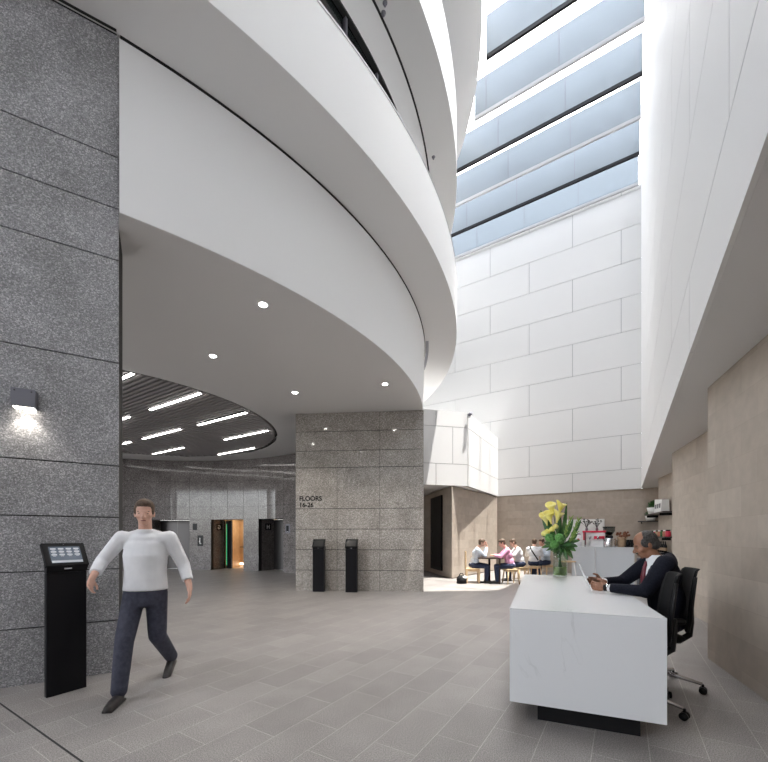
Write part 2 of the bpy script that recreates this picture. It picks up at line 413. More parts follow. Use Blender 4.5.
for i, k in enumerate(('F','G','H')):
    P0, P1, t, n, W, D = lift(k, i+1)
    lab = {'F':'dark grey lift doors closed, leftmost opening of the lobby wall','G':'open lift with lit wooden cab between two stone reveals','H':'dark grey lift doors closed, beside the granite pillar'}[k]
    L = thing('lift_door' if k != 'G' else 'open_lift', lab, 'lift', tuple(P0+n*D), atan2(t.y,t.x))
    if k != 'G':
        MB().box(.002,W/2-.004,0,.05,0.005,2.165).build('door_panel', M['steel_dark'], L); MB().box(W/2+.004,W-.002,0,.05,0.005,2.165).build('door_panel', M['steel_dark'], L)
    else:
        x0 = W*.30
        MB().box(.102,.16,.0,.05,0.005,2.165).build('door_frame', M['steel_dark'], L)
        MB().box(.165,x0-.01,.06,.11,0.005,2.165).build('door_panel', M['black'], L)
        g = MB().box(.185,.21,.045,.058,.15,2.0)
        g.build('light_strip', M['green_led'], L)
        c = MB()
        c.box(x0-.5,W+.3,1.5,1.55,0.005,2.3); c.box(x0-.55,x0-.5,.13,1.55,0.005,2.3); c.box(W+.3,W+.35,.13,1.55,0.005,2.3)
        c.build('cab_wall', M['wood_lift'], L)
        MB().box(x0-.55,W+.35,.13,1.55,2.3,2.35).build('cab_ceiling', M['wht_gloss'], L)
        MB().box(x0-.5,W+.3,.13,1.5,-.01,.006).build('cab_floor', M['wood_lift'], L)
        MB().box(x0-.3,W+.1,.4,1.2,2.285,2.298).build('cab_lamp', M['warm_light'], L)
        hr = MB().tube([(x0-.45,1.44,.93),(W+.25,1.44,.93)], .02)
        hr.build('handrail', M['steel_dark'], L)
        MB().box(x0-.48,W+.28,1.485,1.5,.06,.16).build('kick_lamp', M['warm_light'], L)
        MB().box(x0,x0+.012,.02,.06,.005,2.165).build('door_edge', M['steel_dark'], L)
    # letter sign on the left reveal
    if k in 'GH':
        s = thing('lift_sign', 'black square sign with white letter %s on lift reveal' % k, 'sign', tuple(P0+n*.32+t*.053+UP*1.86), atan2(t.y,t.x)-atan2(.1,.62))
        MB().box(.0,.014,-.15,.15,-.14,.14).build('plate', M['black'], s)
        sgn[k] = s
def text_mesh(body, size, name, m, parent, Mtx, depth=.002):
    cu = bpy.data.curves.new('t', 'FONT'); cu.body = body; cu.size = size; cu.extrude = depth; cu.offset = size*.03
    o = bpy.data.objects.new('t', cu); COL.objects.link(o); dg = bpy.context.evaluated_depsgraph_get(); dg.update()
    me = bpy.data.meshes.new_from_object(o.evaluated_get(dg)); bpy.data.objects.remove(o)
    me.materials.clear(); me.materials.append(m); me.transform(Mtx); me.name = name
    r = bpy.data.objects.new(name, me); COL.objects.link(r)
    if parent: r.parent = parent
    return r
for k, s in sgn.items():   # text plane: x -> -y, y -> z, normal -> +x
    text_mesh(k, .24, 'letter', M['paper'], s, Matrix(((0,0,1,.0145),(-1,0,0,.085),(0,1,0,-.085),(0,0,0,1))) @ Matrix.Identity(4))
Pf = arcp(LC, LR-.001, op['F'][1]-.03); tf = V((sin(op['F'][1]),-cos(op['F'][1]),0))
s = thing('lift_sign', 'small black sign on the wall right of the leftmost lift', 'sign', (Pf.x,Pf.y,1.86), atan2(tf.y,tf.x))
MB().box(-.09,.09,-.02,-.0,-.14,.14).build('plate', M['black'], s)
def wall_plate(px, z, w, h, name, label, cat, m1, m2):
    a = lob(px); q = arcp(LC, LR-.002, a); t_ = V((sin(a),-cos(a),0))
    s = thing(name, label, cat, (q.x,q.y,z), atan2(t_.y,t_.x))
    MB().box(-w/2,w/2,-.025,0,-h/2,h/2).build('back_plate', m1, s, .004)
    return s
s = wall_plate(200.5,1.26,.24,.46,'fire_sign','dark upright plate with pale stair symbol between two lifts','sign',M['black'],None)
sy = MB(); sy.box(-.03,.0,-.028,-.025,-.14,.06); sy.box(0,.045,-.028,-.025,-.14,-.1); sy.box(-.05,-.0,-.028,-.025,-.05,-.02); sy.ell((-.012,-.027,.10),(.022,.004,.022)); sy.build('symbol', M['paper'], s)
s = wall_plate(288,1.75,.24,.36,'call_panel','grey lift call panel on stone wall beside the granite pillar','panel',M['grey_metal'],None)
MB().box(-.07,.07,-.03,-.025,-.1,.12).build('display', M['black'], s); MB().cyl((0,-.025,-.13),(0,-.032,-.13),.02).build('button', M['chrome'], s)

# --- lobby soffit with round slatted ceiling
FL = (-7.39,10.92); FR = 8.45; SL = (-7.85,11.25); SR = 4.56
na = 160; mb = MB()
EDGE = radians(-56.15)
for r0, r1, t0, t1, na in ((SR, None, EDGE, EDGE+2*pi-radians(40), 160), (SR, 6.6, EDGE-radians(14), EDGE, 8)):
  for i in range(na):
    a, b = t0+(t1-t0)*i/na, t0+(t1-t0)*(i+1)/na
    ia, ib = arcp(SL,SR,a), arcp(SL,SR,b); oa, ob = arcp(FL,(r1 or FR-.006),a), arcp(FL,(r1 or FR-.006),b)
    mb.hexa([(ia.x,ia.y,4.71),(ib.x,ib.y,4.71),(ob.x,ob.y,4.71),(oa.x,oa.y,4.71),(ia.x,ia.y,4.722),(ib.x,ib.y,4.722),(ob.x,ob.y,4.722),(oa.x,oa.y,4.722)])
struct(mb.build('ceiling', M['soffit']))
# a dark tray closes the round recess; its slats hang below
tr = MB(); tr.prism([(arcp(SL,SR+.1,2*pi*i/96).x, arcp(SL,SR+.1,2*pi*i/96).y) for i in range(96)], 4.952, 5.0)
ring = []
slc = thing('slatted_ceiling', 'round dark slatted ceiling panel set into the lobby soffit', 'ceiling panel', (SL[0],SL[1],4.72), RA2)
trm = tr; o = trm.build('tray', M['void'], slc); o.matrix_parent_inverse = slc.matrix_basis.inverted() if False else o.matrix_parent_inverse
o.data.transform(Matrix.Rotation(-RA2,4,'Z') @ Matrix.Translation((-SL[0],-SL[1],-4.72)))
sm = MB(); y = -SR+.1
while y < SR-.05:
    h = sqrt(max(0,(SR-.09)**2-y*y))
    if h > .15: sm.box(-h,h,y-.032,y+.032,.0,.08)
    y += .125
sm.build('slats', M['slat'], slc)
lin = [((149.4,409.6),(201.3,393.3)),((197.1,424.8),(247.3,412.7)),((142.3,438.7),(180.9,429.2)),((223.4,439.5),(268.8,430.6)),((152,453.9),(184.5,447.6)),((217.6,454.4),(255.1,448.1)),(None,(132.8,373.3)),(None,(129.2,416.6)),(None,(130.5,441.8))]
lname = ['long line of light in dark slats, nearest right of the granite wall edge','line of light in dark slats below and right of the nearest one','line of light in dark slats, middle of the left column','rightmost line of light in dark slats','line of light in dark slats, lower left close to the lobby wall','line of light in dark slats, lower right close to the lobby wall','line of light cut off by granite edge, topmost of three','line of light cut off by granite edge, middle of three','line of light cut off by granite edge, lowest of three']
def unproj(px, py, z):
    Y = (z-1.42)*385/(537-py); return V(((px-384)/385*Y, Y, z))
for (a, b), lb in zip(lin, lname):
    q = unproj(*b, 4.70); p0 = unproj(*a, 4.70) if a else q-A2*2.2
    L_ = (q-p0).length; c = (p0+q)/2
    lt = thing('linear_light', lb, 'light', tuple(c), RA2, 'linear lights in the slatted ceiling')
    MB().box(-L_/2,L_/2,-.036,.036,.0,.05).build('housing', M['black_matt'], lt)
    MB().box(-L_/2+.01,L_/2-.01,-.032,.032,-.012,.002).build('diffuser', M['led'], lt)
for (px,py), lb in zip([(263,304.5),(213,356),(295,392.5),(385,384)],['largest recessed downlight, nearest the fascia edge','recessed downlight nearest the dark slatted ceiling','recessed downlight above the left end of the pillar','recessed downlight above the right end of the pillar']):
    q = unproj(px,py,4.71)
    d = thing('downlight', lb, 'light', tuple(q), 0, 'round downlights in the lobby soffit')
    MB().lathe([(.052,-.004),(.075,-.004),(.078,0),(.078,.02),(.052,.02)], n=28).build('trim_ring', M['wht_gloss'], d)
    MB().cyl((0,0,-.006),(0,0,.015),.054,n=24).build('lamp', M['down'], d)
    li = bpy.data.lights.new('downlight_lamp','SPOT'); li.energy = 130; li.spot_size = radians(100); li.spot_blend = .6; li.color = (1,.92,.82); li.shadow_soft_size = .05
    lo = bpy.data.objects.new('downlight_lamp', li); COL.objects.link(lo); lo.location = (q.x,q.y,4.68)

# --- the drum: cone fascia, balcony soffits, parapets, glazing
def ringwall(mb, c0, r0, z0, c1, r1, z1, th, m=0, n=200, a0=0, a1=2*pi, at=None):
    aa = frange(a0,a1,n); at = frange(a0 if at is None else at,a1,n)
    for a, b, c, d in zip(aa, aa[1:], at, at[1:]):
        o0a,o0b,o1a,o1b = arcp(c0,r0,a),arcp(c0,r0,b),arcp(c1,r1,c),arcp(c1,r1,d)
        i0a,i0b,i1a,i1b = arcp(c0,r0-th,a),arcp(c0,r0-th,b),arcp(c1,r1-th,c),arcp(c1,r1-th,d)
        P = lambda q, z: (q.x,q.y,z)
        k = len(mb.v)
        mb.v += [P(o0a,z0),P(o0b,z0),P(o1b,z1),P(o1a,z1),P(i0a,z0),P(i0b,z0),P(i1b,z1),P(i1a,z1)]
        for f, s in (((0,1,2,3),1),((5,4,7,6),1),((4,5,1,0),0),((3,2,6,7),0)):
            mb.f.append([k+x for x in f]); mb.mi.append(m); mb.sm.append(False)
    return mb
def weld(o):
    bm = bmesh.new(); bm.from_mesh(o.data); bmesh.ops.remove_doubles(bm, verts=bm.verts, dist=.0005)
    for f in bm.faces: f.smooth = True
    for e in bm.edges:
        e.smooth = len(e.link_faces) == 2 and e.calc_face_angle(0) < .5
    bm.to_mesh(o.data); bm.free(); return o
def disc(c, r, n=200): return [(arcp(c,r,2*pi*i/n).x, arcp(c,r,2*pi*i/n).y) for i in range(n)]
FT = (-8.18,11.74); FTR = 9.37
struct(weld(ringwall(MB(), FL, FR, 4.714, FT, FTR, 6.695, .06, a0=EDGE, a1=radians(250), at=radians(-54.95)).build('wall_fascia', M['white'])), 'white curved fascia over the lift lobby')
struct(ringwall(MB(), FT, FTR+.014, 6.712, FT, FTR+.014, 6.7185, .05, a0=radians(-54.9), a1=radians(250)).build('trim_5', M['void']), 'dark shadow joint at the head of the curved fascia')
C1 = (-8.44,11.89); R1 = 10.5
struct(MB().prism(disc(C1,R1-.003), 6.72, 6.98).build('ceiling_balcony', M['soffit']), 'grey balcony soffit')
pw = weld(ringwall(MB(), C1, R1, 6.723, C1, R1, 7.93, .1).build('wall_parapet', M['white'])); struct(pw, 'white curved balcony parapet')
struct(weld(ringwall(MB(), C1, R1+.006, 7.932, C1, R1+.006, 7.965, .12).build('trim_6', M['rail'])), 'thin capping rail of the balcony parapet')
C2 = (-7.94,11.99); R2 = 10.03; G2 = (-8.0,11.93); GR = 9.05
gw = ringwall(MB(), G2, GR, 6.98, G2, GR, 10.3, .02).build('window_1', M['tint_glass']); struct(weld(gw), 'tinted glazing behind the balcony')
mu = MB()
for i in range(60):
    a = 2*pi*i/60; q = arcp(G2,GR+.0,a); rd = V((cos(a),sin(a),0))
    mu.obox((q.x,q.y,8.64), rd, V((-rd.y,rd.x,0)), UP, .05, .025, 1.66)
struct(mu.build('trim_7', M['grey_metal']), 'mullions of the balcony glazing')
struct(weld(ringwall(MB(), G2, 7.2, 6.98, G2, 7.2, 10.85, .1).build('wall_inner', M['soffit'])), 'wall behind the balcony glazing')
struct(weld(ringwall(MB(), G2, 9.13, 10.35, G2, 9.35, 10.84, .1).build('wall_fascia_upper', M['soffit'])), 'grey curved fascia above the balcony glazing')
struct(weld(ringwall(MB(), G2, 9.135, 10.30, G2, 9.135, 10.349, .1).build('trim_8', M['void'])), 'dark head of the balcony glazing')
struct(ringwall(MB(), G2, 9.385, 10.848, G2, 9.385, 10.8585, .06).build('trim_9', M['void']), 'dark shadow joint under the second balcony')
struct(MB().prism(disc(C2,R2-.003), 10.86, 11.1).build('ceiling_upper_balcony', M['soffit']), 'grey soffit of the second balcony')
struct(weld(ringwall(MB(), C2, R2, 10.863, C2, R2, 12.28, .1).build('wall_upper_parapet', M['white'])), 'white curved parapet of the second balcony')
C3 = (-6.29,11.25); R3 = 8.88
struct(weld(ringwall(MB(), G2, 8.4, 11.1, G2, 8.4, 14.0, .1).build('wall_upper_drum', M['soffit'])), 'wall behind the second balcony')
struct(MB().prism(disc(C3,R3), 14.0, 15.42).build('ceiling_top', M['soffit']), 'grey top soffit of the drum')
# sprinklers / small fixtures under the second balcony
for (px,py,lb) in ((383.5,13,'tiny dark sprinkler under upper balcony, beside the curved joint'),(385,3,'tiny dark sprinkler under upper balcony, close to picture top'),(433.5,157,'tiny sprinkler under upper balcony, lowest one')):
    q = unproj(px,py,10.86)
    s = thing('sprinkler', lb, 'sprinkler', tuple(q))
    MB().lathe([(.045,0),(.04,-.012),(.012,-.016),(.012,-.05)], n=14).build('escutcheon', M['grey_metal'], s)
    MB().lathe([(.02,-.05),(.02,-.056)], n=10).build('deflector', M['grey_metal'], s)
# slot diffuser in the balcony soffit along the granite wall
q0 = unproj(116.3,28.5,6.72); 
vd = thing('slot_diffuser', 'pair of dark ceiling air slots running along granite wall top', 'air vent', tuple(q0), atan2(GD.y,GD.x))
MB().box(0,3.2,-.075,-.05,-.006,.0).build('slot', M['void'], vd); MB().box(0,3.2,-.03,-.005,-.006,.0).build('slot', M['void'], vd)
vd.location = (q0.x,q0.y,6.7195)

cv = thing('air_vent', 'dark curved air slot in balcony soffit above the pillar', 'air vent', (FT[0],FT[1],6.7195))
b = MB(); aa = frange(radians(-8.1),radians(2.8),14)
for a, c in zip(aa, aa[1:]): b.hexa([(9.40*cos(a),9.40*sin(a),-.006),(9.48*cos(a),9.48*sin(a),-.006),(9.48*cos(c),9.48*sin(c),-.006),(9.40*cos(c),9.40*sin(c),-.006),(9.40*cos(a),9.40*sin(a),0),(9.48*cos(a),9.48*sin(a),0),(9.48*cos(c),9.48*sin(c),0),(9.40*cos(c),9.40*sin(c),0)])
b.build('slot', M['grey_metal'], cv)
# --- back wall of white panels, beige stone below
P1 = V((2.87,13.2,0)); P2 = V((4.90,16.55,0)); P3 = P2+A2*5.12
zr = [3.17,3.9]+[3.9+1.26*k for k in range(1,9)]+[14.15]
bo = P2-A2*6.5
offs = lambda i: (6.5+1.277) if i % 2 else (6.5-.338)
clad('wall_back', line(bo, A2, -A1), zr, cells_of(6.5+5.12, 3.23, offs), [M['panel'], M['panel_joint']], .016, .04, .3)
struct(MB().obox(V((0,0,14.78))+bo+A2*5.8+A1*.2, A2, A1, UP, 5.85, .008, .62).build('window_4', M['sky_glass']), 'clear pane added above the back wall to brighten the first baffle')  # pane added in place of wall so sky brightens the first baffle row
sb = P2+A1*.05
struct(MB().obox(V((sb.x,sb.y,1.585))+A2*2.45+A1*.15, A2, A1, UP, 3.6, .15, 1.584).build('wall_back_stone', M['beige']), 'beige stone wall behind the cafe')
# side block: parapet of a raised terrace
zb = [3.17,3.9,5.16,5.7]
sd = (P2-P1); sL = sd.length; sd = sd.normalized(); sn = V((sd.y,-sd.x,0))
clad('wall_block_side', line(P1, sd, sn), zb, cells_of(sL, 3.23, lambda i: 1.6 if i % 2 else 3.0), [M['panel'], M['panel_joint']], .018, .03, .12)
fd = V((-1.54,-.35,0)).normalized(); fL = 4.6; fn = V((-fd.y,fd.x,0)); fn = fn if fn.y < 0 else -fn
def fcells(i): return [(0.02,.55),(.55,2.4),(2.4,fL)] if i % 2 else [(0.02,1.15),(1.15,3.0),(3.0,fL)]
clad('wall_block_front', line(P1, fd, fn), zb, fcells, [M['panel'], M['panel_joint']], .018, .03, .12)
q = P1+fd*fL
struct(MB().prism([(P1.x-.1,P1.y+.02),(P2.x-.05,P2.y+.1),(P2.x-6,P2.y+3.5),(q.x-3.0,q.y+5),(q.x,q.y+.2)], 3.18, 3.5).build('ceiling_corridor', M['white']), 'white ceiling of the corridor')
sf = thing('wall_spotlight', 'small steel fitting on the corner top of the white block', 'fitting', (P1.x+.02,P1.y-.05,5.55), 0)
MB().box(-.06,.06,-.06,.0,-.06,.06).build('bracket', M['chrome'], sf); MB().cyl((0,-.03,.02),(.06,-.12,.06),.05,.06).build('head', M['grey_metal'], sf)
# beige stone corner wall left of the cafe
K = [V((2.30,13.05,0)), V((4.86,16.5,0)), V((4.4,17.4,0)), V((1.62,17.2,0)), V((1.72,16.2,0)), V((2.12,13.84,0))]
struct(MB().prism([(k.x,k.y) for k in K], 0, 3.165).build('wall_corner_stone', M['beige'], None, .05, 3), 'beige stone corner wall beside the corridor')
struct(MB().prism([(-3,17.3),(1.75,17.3),(1.75,17.6),(-3,17.6)], 0, 3.18).build('wall_corridor_end', M['beige']))
dA = V((2.115,13.87,0)); dB = V((1.893,15.18,0)); dd = (dB-dA).normalized(); dn = V((-dd.y,dd.x,0)); dn = dn if dn.x < 0 else -dn
dr = thing('tall_black_door', 'tall narrow black metal door in the beige corridor wall', 'door', tuple(dA), atan2(dd.y,dd.x))
sg = 1 if V((-dd.y,dd.x,0)).dot(dn) > 0 else -1
ya, yb = sorted((.002*sg, .06*sg)); L_ = (dB-dA).length
MB().box(0,L_,ya,yb,.2,2.93).build('leaf', M['black'], dr)
for z in (.75,1.6): 
    ya2, yb2 = sorted((.06*sg,.09*sg)); MB().box(L_*.8,L_*.84,ya2,yb2,z,z+.1).build('hinge', M['chrome'], dr)

# --- right side: beige saw-tooth walls, soffit, white wall above
def wseg(name, q0, q1, ret, lab):
    q0 = V((q0[0],q0[1],0)); q1 = V((q1[0],q1[1],0)); n = B2
    return struct(MB().prism([(q.x,q.y) for q in (q0, q1, q1+n*ret, q0+n*ret)], 0, 3.168).build(name, M['beige']), lab)
wseg('wall_right', V((3.80,4.52,0))-B1*8, (3.80,4.52), .9, 'nearest beige stone wall on the right')
wseg('wall_right_middle', V((6.03,8.06,0))-B1*4.6, (6.03,8.06), .9, 'second beige stone wall on the right')
wseg('wall_right_far', V((8.24,11.56,0))-B1*4.4, (8.24,11.56), 1.4, 'third beige stone wall on the right')
struct(MB().prism([(9.3,11.1),(9.6,11.0),(11.2,13.2),(9.8,13.7)], 0, 3.168).build('wall_right_end', M['beige']))
wl = P3-A1*20; zr2 = zr+[15.42]
struct(MB().prism([(P3.x+A2.x*.031,P3.y+A2.y*.031),(wl.x+A2.x*.031,wl.y+A2.y*.031),(wl.x+9,wl.y-5),(13.5,6),(13.5,14.5),(9.6,14.2)], 3.17, 3.45).build('ceiling_right', M['soffit']), 'grey soffit over the beige walls')
clad('wall_right_upper', line(P3, -A1, -A2), zr2, cells_of(20, 3.23, lambda i: .7 if i % 2 else 2.3), [M['panel'], M['panel_joint']], .012, .03, .12, b0=.285)

# --- rear: unseen solid wall, added closed to cut light on the desk front
struct(MB().box(-16,12,-7.4,-7.1,0,15.5).build('wall_rear_light_block', M['gran_dark']))
# --- roof with the long skylight and its hanging glass baffles
sk0 = P3+A1*.1; 
def along(v, u): q = P2+A2*v-A1*u; return (q.x,q.y)
rf = MB()
rf.prism([along(5.3,-.3),along(5.3,22),along(12,22),along(12,-.3)], 15.42, 15.7)
rf.prism([along(5.3,12.3),along(5.3,26),along(-16,26),along(-16,12.3)], 15.42, 15.7)
rf.prism([along(-2.6,-.4),along(-2.6,12.3),along(-16,12.3),along(-16,-.4)], 15.43, 15.7)
struct(rf.build('ceiling_roof', M['white']))
ke = V((2.3,6.2,0)); kd = V((.87,.49,0)).normalized()
def cutv(v):                                    # depth where clear glass stops; edge shaped to bound the sun patch
    q = V((*along(v,0),0)); d = -A1; n = V((-kd.y,kd.x,0)); return (ke-q).dot(n)/d.dot(n)
struct(MB().prism([along(5.3,-.3),along(5.3,cutv(5.3)),along(-2.6,cutv(-2.6)),along(-2.6,-.3)], 15.5, 15.52).build('window_2', M['sky_glass']), 'clear skylight over the atrium')
struct(MB().prism([along(5.3,cutv(5.3)),along(5.3,12.3),along(-2.6,12.3),along(-2.6,cutv(-2.6))], 15.5, 15.52).build('ceiling_diffuser', M['sun_diffuser']), 'unseen light diffusing sheet added over the front of the atrium')  # unseen sheet added to soften the sun and give overhead ambient light
ordn = ['first','second','third','fourth','fifth','sixth','seventh','eighth']
for i in range(8):
    u = .08+1.295*i
    def vleft(u):
        for v in frange(-3,5,160):
            q = along(v,u)
            if hypot(q[0]-C3[0],q[1]-C3[1]) > R3+.14: return v
        return 5
    v0, v1 = max(vleft(u),-2.2), 5.04
    dark = i % 2 == 1
    q = along(0,u)
    bf = thing('glass_baffle', 'hanging pale blue glass baffle with %s bottom rail, %s from the white back wall' % ('black' if dark else 'pale', ordn[i]), 'glass baffle', (q[0],q[1],14.1), RA2, 'glass baffles under the skylight')
    k = 0; w = 2.0
    e = [v0]
    x = 1.1-4
    while x < v1-.3:
        if x > v0+.2: e.append(x)
        x += w
    e.append(v1)
    for a, b in zip(e, e[1:]):
        MB().box(a+.001,b-.001,-.008,.008,.03,1.13).build('pane', M['fin_glass'], bf)
    MB().box(v0,v1,-.035,.035,-.05,.05).build('bottom_rail', M['black'] if dark else M['rail'], bf)
    hg = MB()
    for x in e[1:-1]:
        MB().box(x-.009,x+.009,-.016,.016,.06,1.4).build('hanger', M['grey_metal'], bf)

# ------------------------------------------------------------------ things
# --- wall sconce on the granite
uS = 3.2
def on_gran(px):            # plan point of the granite face in column px
    k = (px-384)/385; u = (k*4.07+2.805)/(GD.x-k*GD.y); return V((-2.805,4.07,0))+GD*u
q = on_gran(26.5)
sc = thing('wall_sconce', 'small grey box light glowing downwards on granite wall', 'wall light', (q.x,q.y,1.42+136*q.y/385), atan2(-GD.y,-GD.x))
mb = MB(); mb.box(-.088,.088,-.11,.0,-.085,.085); mb.build('housing', M['grey_metal'], sc, .004)
mb = MB(); mb.box(-.075,.075,-.10,-.012,-.090,-.084); mb.build('lens', mat('sconce_lens',(1,1,1),.4,emit=(1,.93,.82),es=10), sc)
mb = MB()
for x in (-.06,.06): MB().cyl((x,-.111,.06),(x,-.1135,.06),.007,n=8).build('screw', M['steel_dark'], sc)
li = bpy.data.lights.new('sconce_lamp','SPOT'); li.energy = 9; li.spot_size = radians(120); li.spot_blend = .8; li.color = (1,.93,.82); li.shadow_soft_size = .03
lo = bpy.data.objects.new('sconce_lamp', li); COL.objects.link(lo); o_ = q+GN*.07; lo.location = (o_.x,o_.y,sc.location.z-.10)

# --- visitor kiosks
def kiosk(loc, rz, label, lit, w=.30, group=None, dp=.16):
    k = thing('visitor_kiosk', label, 'kiosk', loc, rz, group)       # local: front is -y
    b = MB(); b.box(-w/2,w/2,0,dp,0,1.10); b.build('body', M['black'], k, .004)
    b = MB(); b.hexa([(-w/2,.0,1.10),(w/2,.0,1.10),(w/2,dp,1.10),(-w/2,dp,1.10),(-w/2-.004,-.035,1.165),(w/2+.004,-.035,1.165),(w/2+.004,dp,1.18),(-w/2-.004,dp,1.18)]); nk = b.build('neck', M['black'], k, .003)
    MB().box(-.028,.028,-.006,-.001,1.128,1.143).build('badge', M['chrome'], nk).location = (0,-.016,0)
    # tilted head: face plane from (y=-.035,z=1.165) to (y=.10,z=1.365)
    e0 = V((0,-.035,1.165)); ez = (V((0,.095,1.365))-e0); hz = ez.length; ez.normalize(); en = V((0,-ez.z,ez.y)); ex = V((1,0,0))
    hd = MB(); hd.obox(e0+ez*hz/2-en*.02, ex, ez, en, w/2+.01, hz/2, .02); h = hd.build('head', M['black_matt'], k, .004)
    sw, sh = w*.39, hz*.36
    c = e0+ez*hz*.47+en*.0012
    MB().obox(c, ex, ez, en, sw, sh, .0012).build('screen', M['screen'] if lit else M['screen_off'], h)
    if lit:
        g = MB()
        for r in range(3):
            for cc in range(4):
                g.obox(c+ex*(sw*(-.74+.49*cc))+ez*(sh*(.72-.36*r))+en*.0016, ex, ez, en, sw*.17, sh*.085, .0006)
                g.obox(c+ex*(sw*(-.74+.49*cc))+ez*(sh*(.55-.36*r))+en*.0016, ex, ez, en, sw*.10, sh*.03, .0006)
        g.build('key_rows', M['screen_lit'], h)
        MB().obox(c-ez*sh*.84+en*.0016, ex, ez, en, sw*.97, sh*.13, .0006).build('status_bar', M['screen_lit'], h)
        MB().cyl(e0+ez*hz*.93+en*.0005, e0+ez*hz*.93+en*.003, .005, n=10).build('camera_lens', M['chrome'], h)
    return k
n_ = V((.85,-.52,0)); p = (V((-2.972,3.385,0))+V((-2.812,3.645,0)))/2
kiosk((p.x,p.y,0), atan2(n_.x,-n_.y), 'black visitor kiosk with lit screen beside the granite wall', True, dp=.05)
def on_pillar(px, off):
    k = (px-384)/385; o = V((-2.353,10.26,0))+pn*off; u = (k*o.y-o.x)/(pd.x-k*pd.y); return o+pd*u
ap = atan2(pd.y,pd.x)
q = on_pillar(318.3,.24); kiosk((q.x,q.y,0), ap, 'left of two black kiosks standing against the granite pillar', False, .30)
q = on_pillar(351.2,.26); kiosk((q.x,q.y,0), ap, 'right of two black kiosks standing against the granite pillar', False, .30)
# lettering on the pillar
sg_ = thing('wall_lettering', 'black lettering FLOORS 16-26 on the granite pillar', 'sign', tuple(on_pillar(299.2,.0)), ap)
TZ = lambda z: Matrix(((1,0,0,0),(0,0,-1,-.001),(0,1,0,z),(0,0,0,1)))
text_mesh('FLOORS', .168, 'lettering', M['black_matt'], sg_, TZ(2.385), .003)
text_mesh('16-26', .168, 'lettering', M['black_matt'], sg_, TZ(2.215), .003)

# --- reception desk
DO = V((.973,2.98,0)); DW, DL, DZ0, DZ1 = 1.012, 2.92, .15, .87
dk = thing('reception_desk', 'long white stone reception desk floating on a dark plinth', 'desk', tuple(DO), atan2(B2.y,B2.x))  # local x across, y along
t_ = .05
MB().box(0,DW,0,DL,DZ1-t_,DZ1).build('top', M['quartz'], dk)
MB().box(0,DW,0,t_,DZ0,DZ1-t_).build('end_panel', M['quartz'], dk)
MB().box(0,DW,DL-t_,DL,DZ0,DZ1-t_).build('end_panel', M['quartz'], dk)
MB().box(0,t_,t_,DL-t_,DZ0,DZ1-t_).build('front_panel', M['quartz'], dk)
MB().box(t_,DW*.45,t_,DL-t_,DZ0,DZ0+.02).build('bottom_board', M['black_matt'], dk)
MB().box(.20,.88,.10,DL-.2,0,DZ0).build('plinth', M['black_matt'], dk)
MB().box(DW*.40,DW*.43,t_,DL-t_,DZ0+.02,DZ1-t_).build('modesty_panel', M['black_matt'], dk)

# --- office chairs (local: faces +x)
def office_chair(loc, rz, label):
    c = thing('office_chair', label, 'chair', loc, rz, 'office chairs at the reception desk')
    b = MB(); b.ell((0.02,0,.47),(.25,.245,.045)); b.ell((.1,0,.455),(.17,.23,.045)); remeshed(b,'seat',M['mesh_black'],c,.012,6)
    # curved backrest
    rs = []
    for z, xo, hw in ((.56,-.215,.17),(.66,-.235,.205),(.78,-.245,.215),(.92,-.258,.205),(1.04,-.275,.19),(1.11,-.29,.175),(1.128,-.305,.16)):
        r = []
        for j in range(13):
            y = -hw+2*hw*j/12; r.append(V((xo+.05*(y/.2)**2*.8+.012,y,z)))
        for j in range(12,-1,-1):
            y = -hw+2*hw*j/12; r.append(V((xo+.05*(y/.2)**2*.8-.012,y,z)))
        rs.append(r)
    MB().rings(rs).build('backrest', M['mesh_black'], c)
    fr = MB()
    for s in (-1,1): fr.tube([(-.205,s*.16,.56),(-.21,s*.205,.68),(-.215,s*.218,.8),(-.232,s*.208,.94),(-.25,s*.19,1.06)], .014)
    fr.tube([(-.02,0,.43),(-.18,0,.44),(-.255,0,.5),(-.27,0,.62),(-.275,0,.75)], [.03,.032,.03,.026,.018])
    fr.build('back_frame', M['plastic_blk'], c)
    for s in (-1,1):
        a = MB(); a.tube([(.0,s*.22,.44),(-.02,s*.29,.46),(-.03,s*.30,.55),(-.02,s*.30,.655)], [.022,.022,.02,.02]); ar = a.build('armrest', M['plastic_blk'], c)
        pdm = MB(); pdm.cap((-.12,s*.30,.672),(.1,s*.30,.672),.03,.03); o = remeshed(pdm,'arm_pad',M['plastic_blk'],ar,.01,3)
    MB().cyl((0,0,.1),(0,0,.43),.027).cyl((0,0,.38),(0,0,.44),.07,.09).build('column', M['plastic_blk'], c)
    for k in range(5):
        a = radians(72*k+CH_A)
        l = MB(); l.tube([(.02*cos(a),.02*sin(a),.135),(.15*cos(a),.15*sin(a),.115),(.34*cos(a),.34*sin(a),.085)], [.024,.02,.014]); l.build('leg', M['chrome'], c)
        w = MB(); d = V((cos(a),sin(a),0)); n = V((-sin(a),cos(a),0)); q = d*.345
        for s in (-1,1): w.cyl(q+n*(s*.012)+UP*.03, q+n*(s*.032)+UP*.03, .03, n=14)
        w.cyl(q+UP*.045, q+UP*.085, .01); w.build('caster', M['plastic_blk'], c)
    return c
FA = atan2(.3776,-.926); FV = V((-.926,.3776,0)); LV = V((-.3776,-.926,0))
HUB = V((2.665,3.69,0))
CH_A = math.degrees(atan2(3.40-3.69,3.0-2.665))-math.degrees(FA)
office_chair((2.63,3.715,0), FA, 'black mesh office chair the suited man sits on')
CH_A = math.degrees(atan2(-.82,.57))-math.degrees(FA)+6
office_chair((2.13,3.27,0), FA+radians(-4), 'empty black mesh office chair tucked under the desk, nearest the viewer')

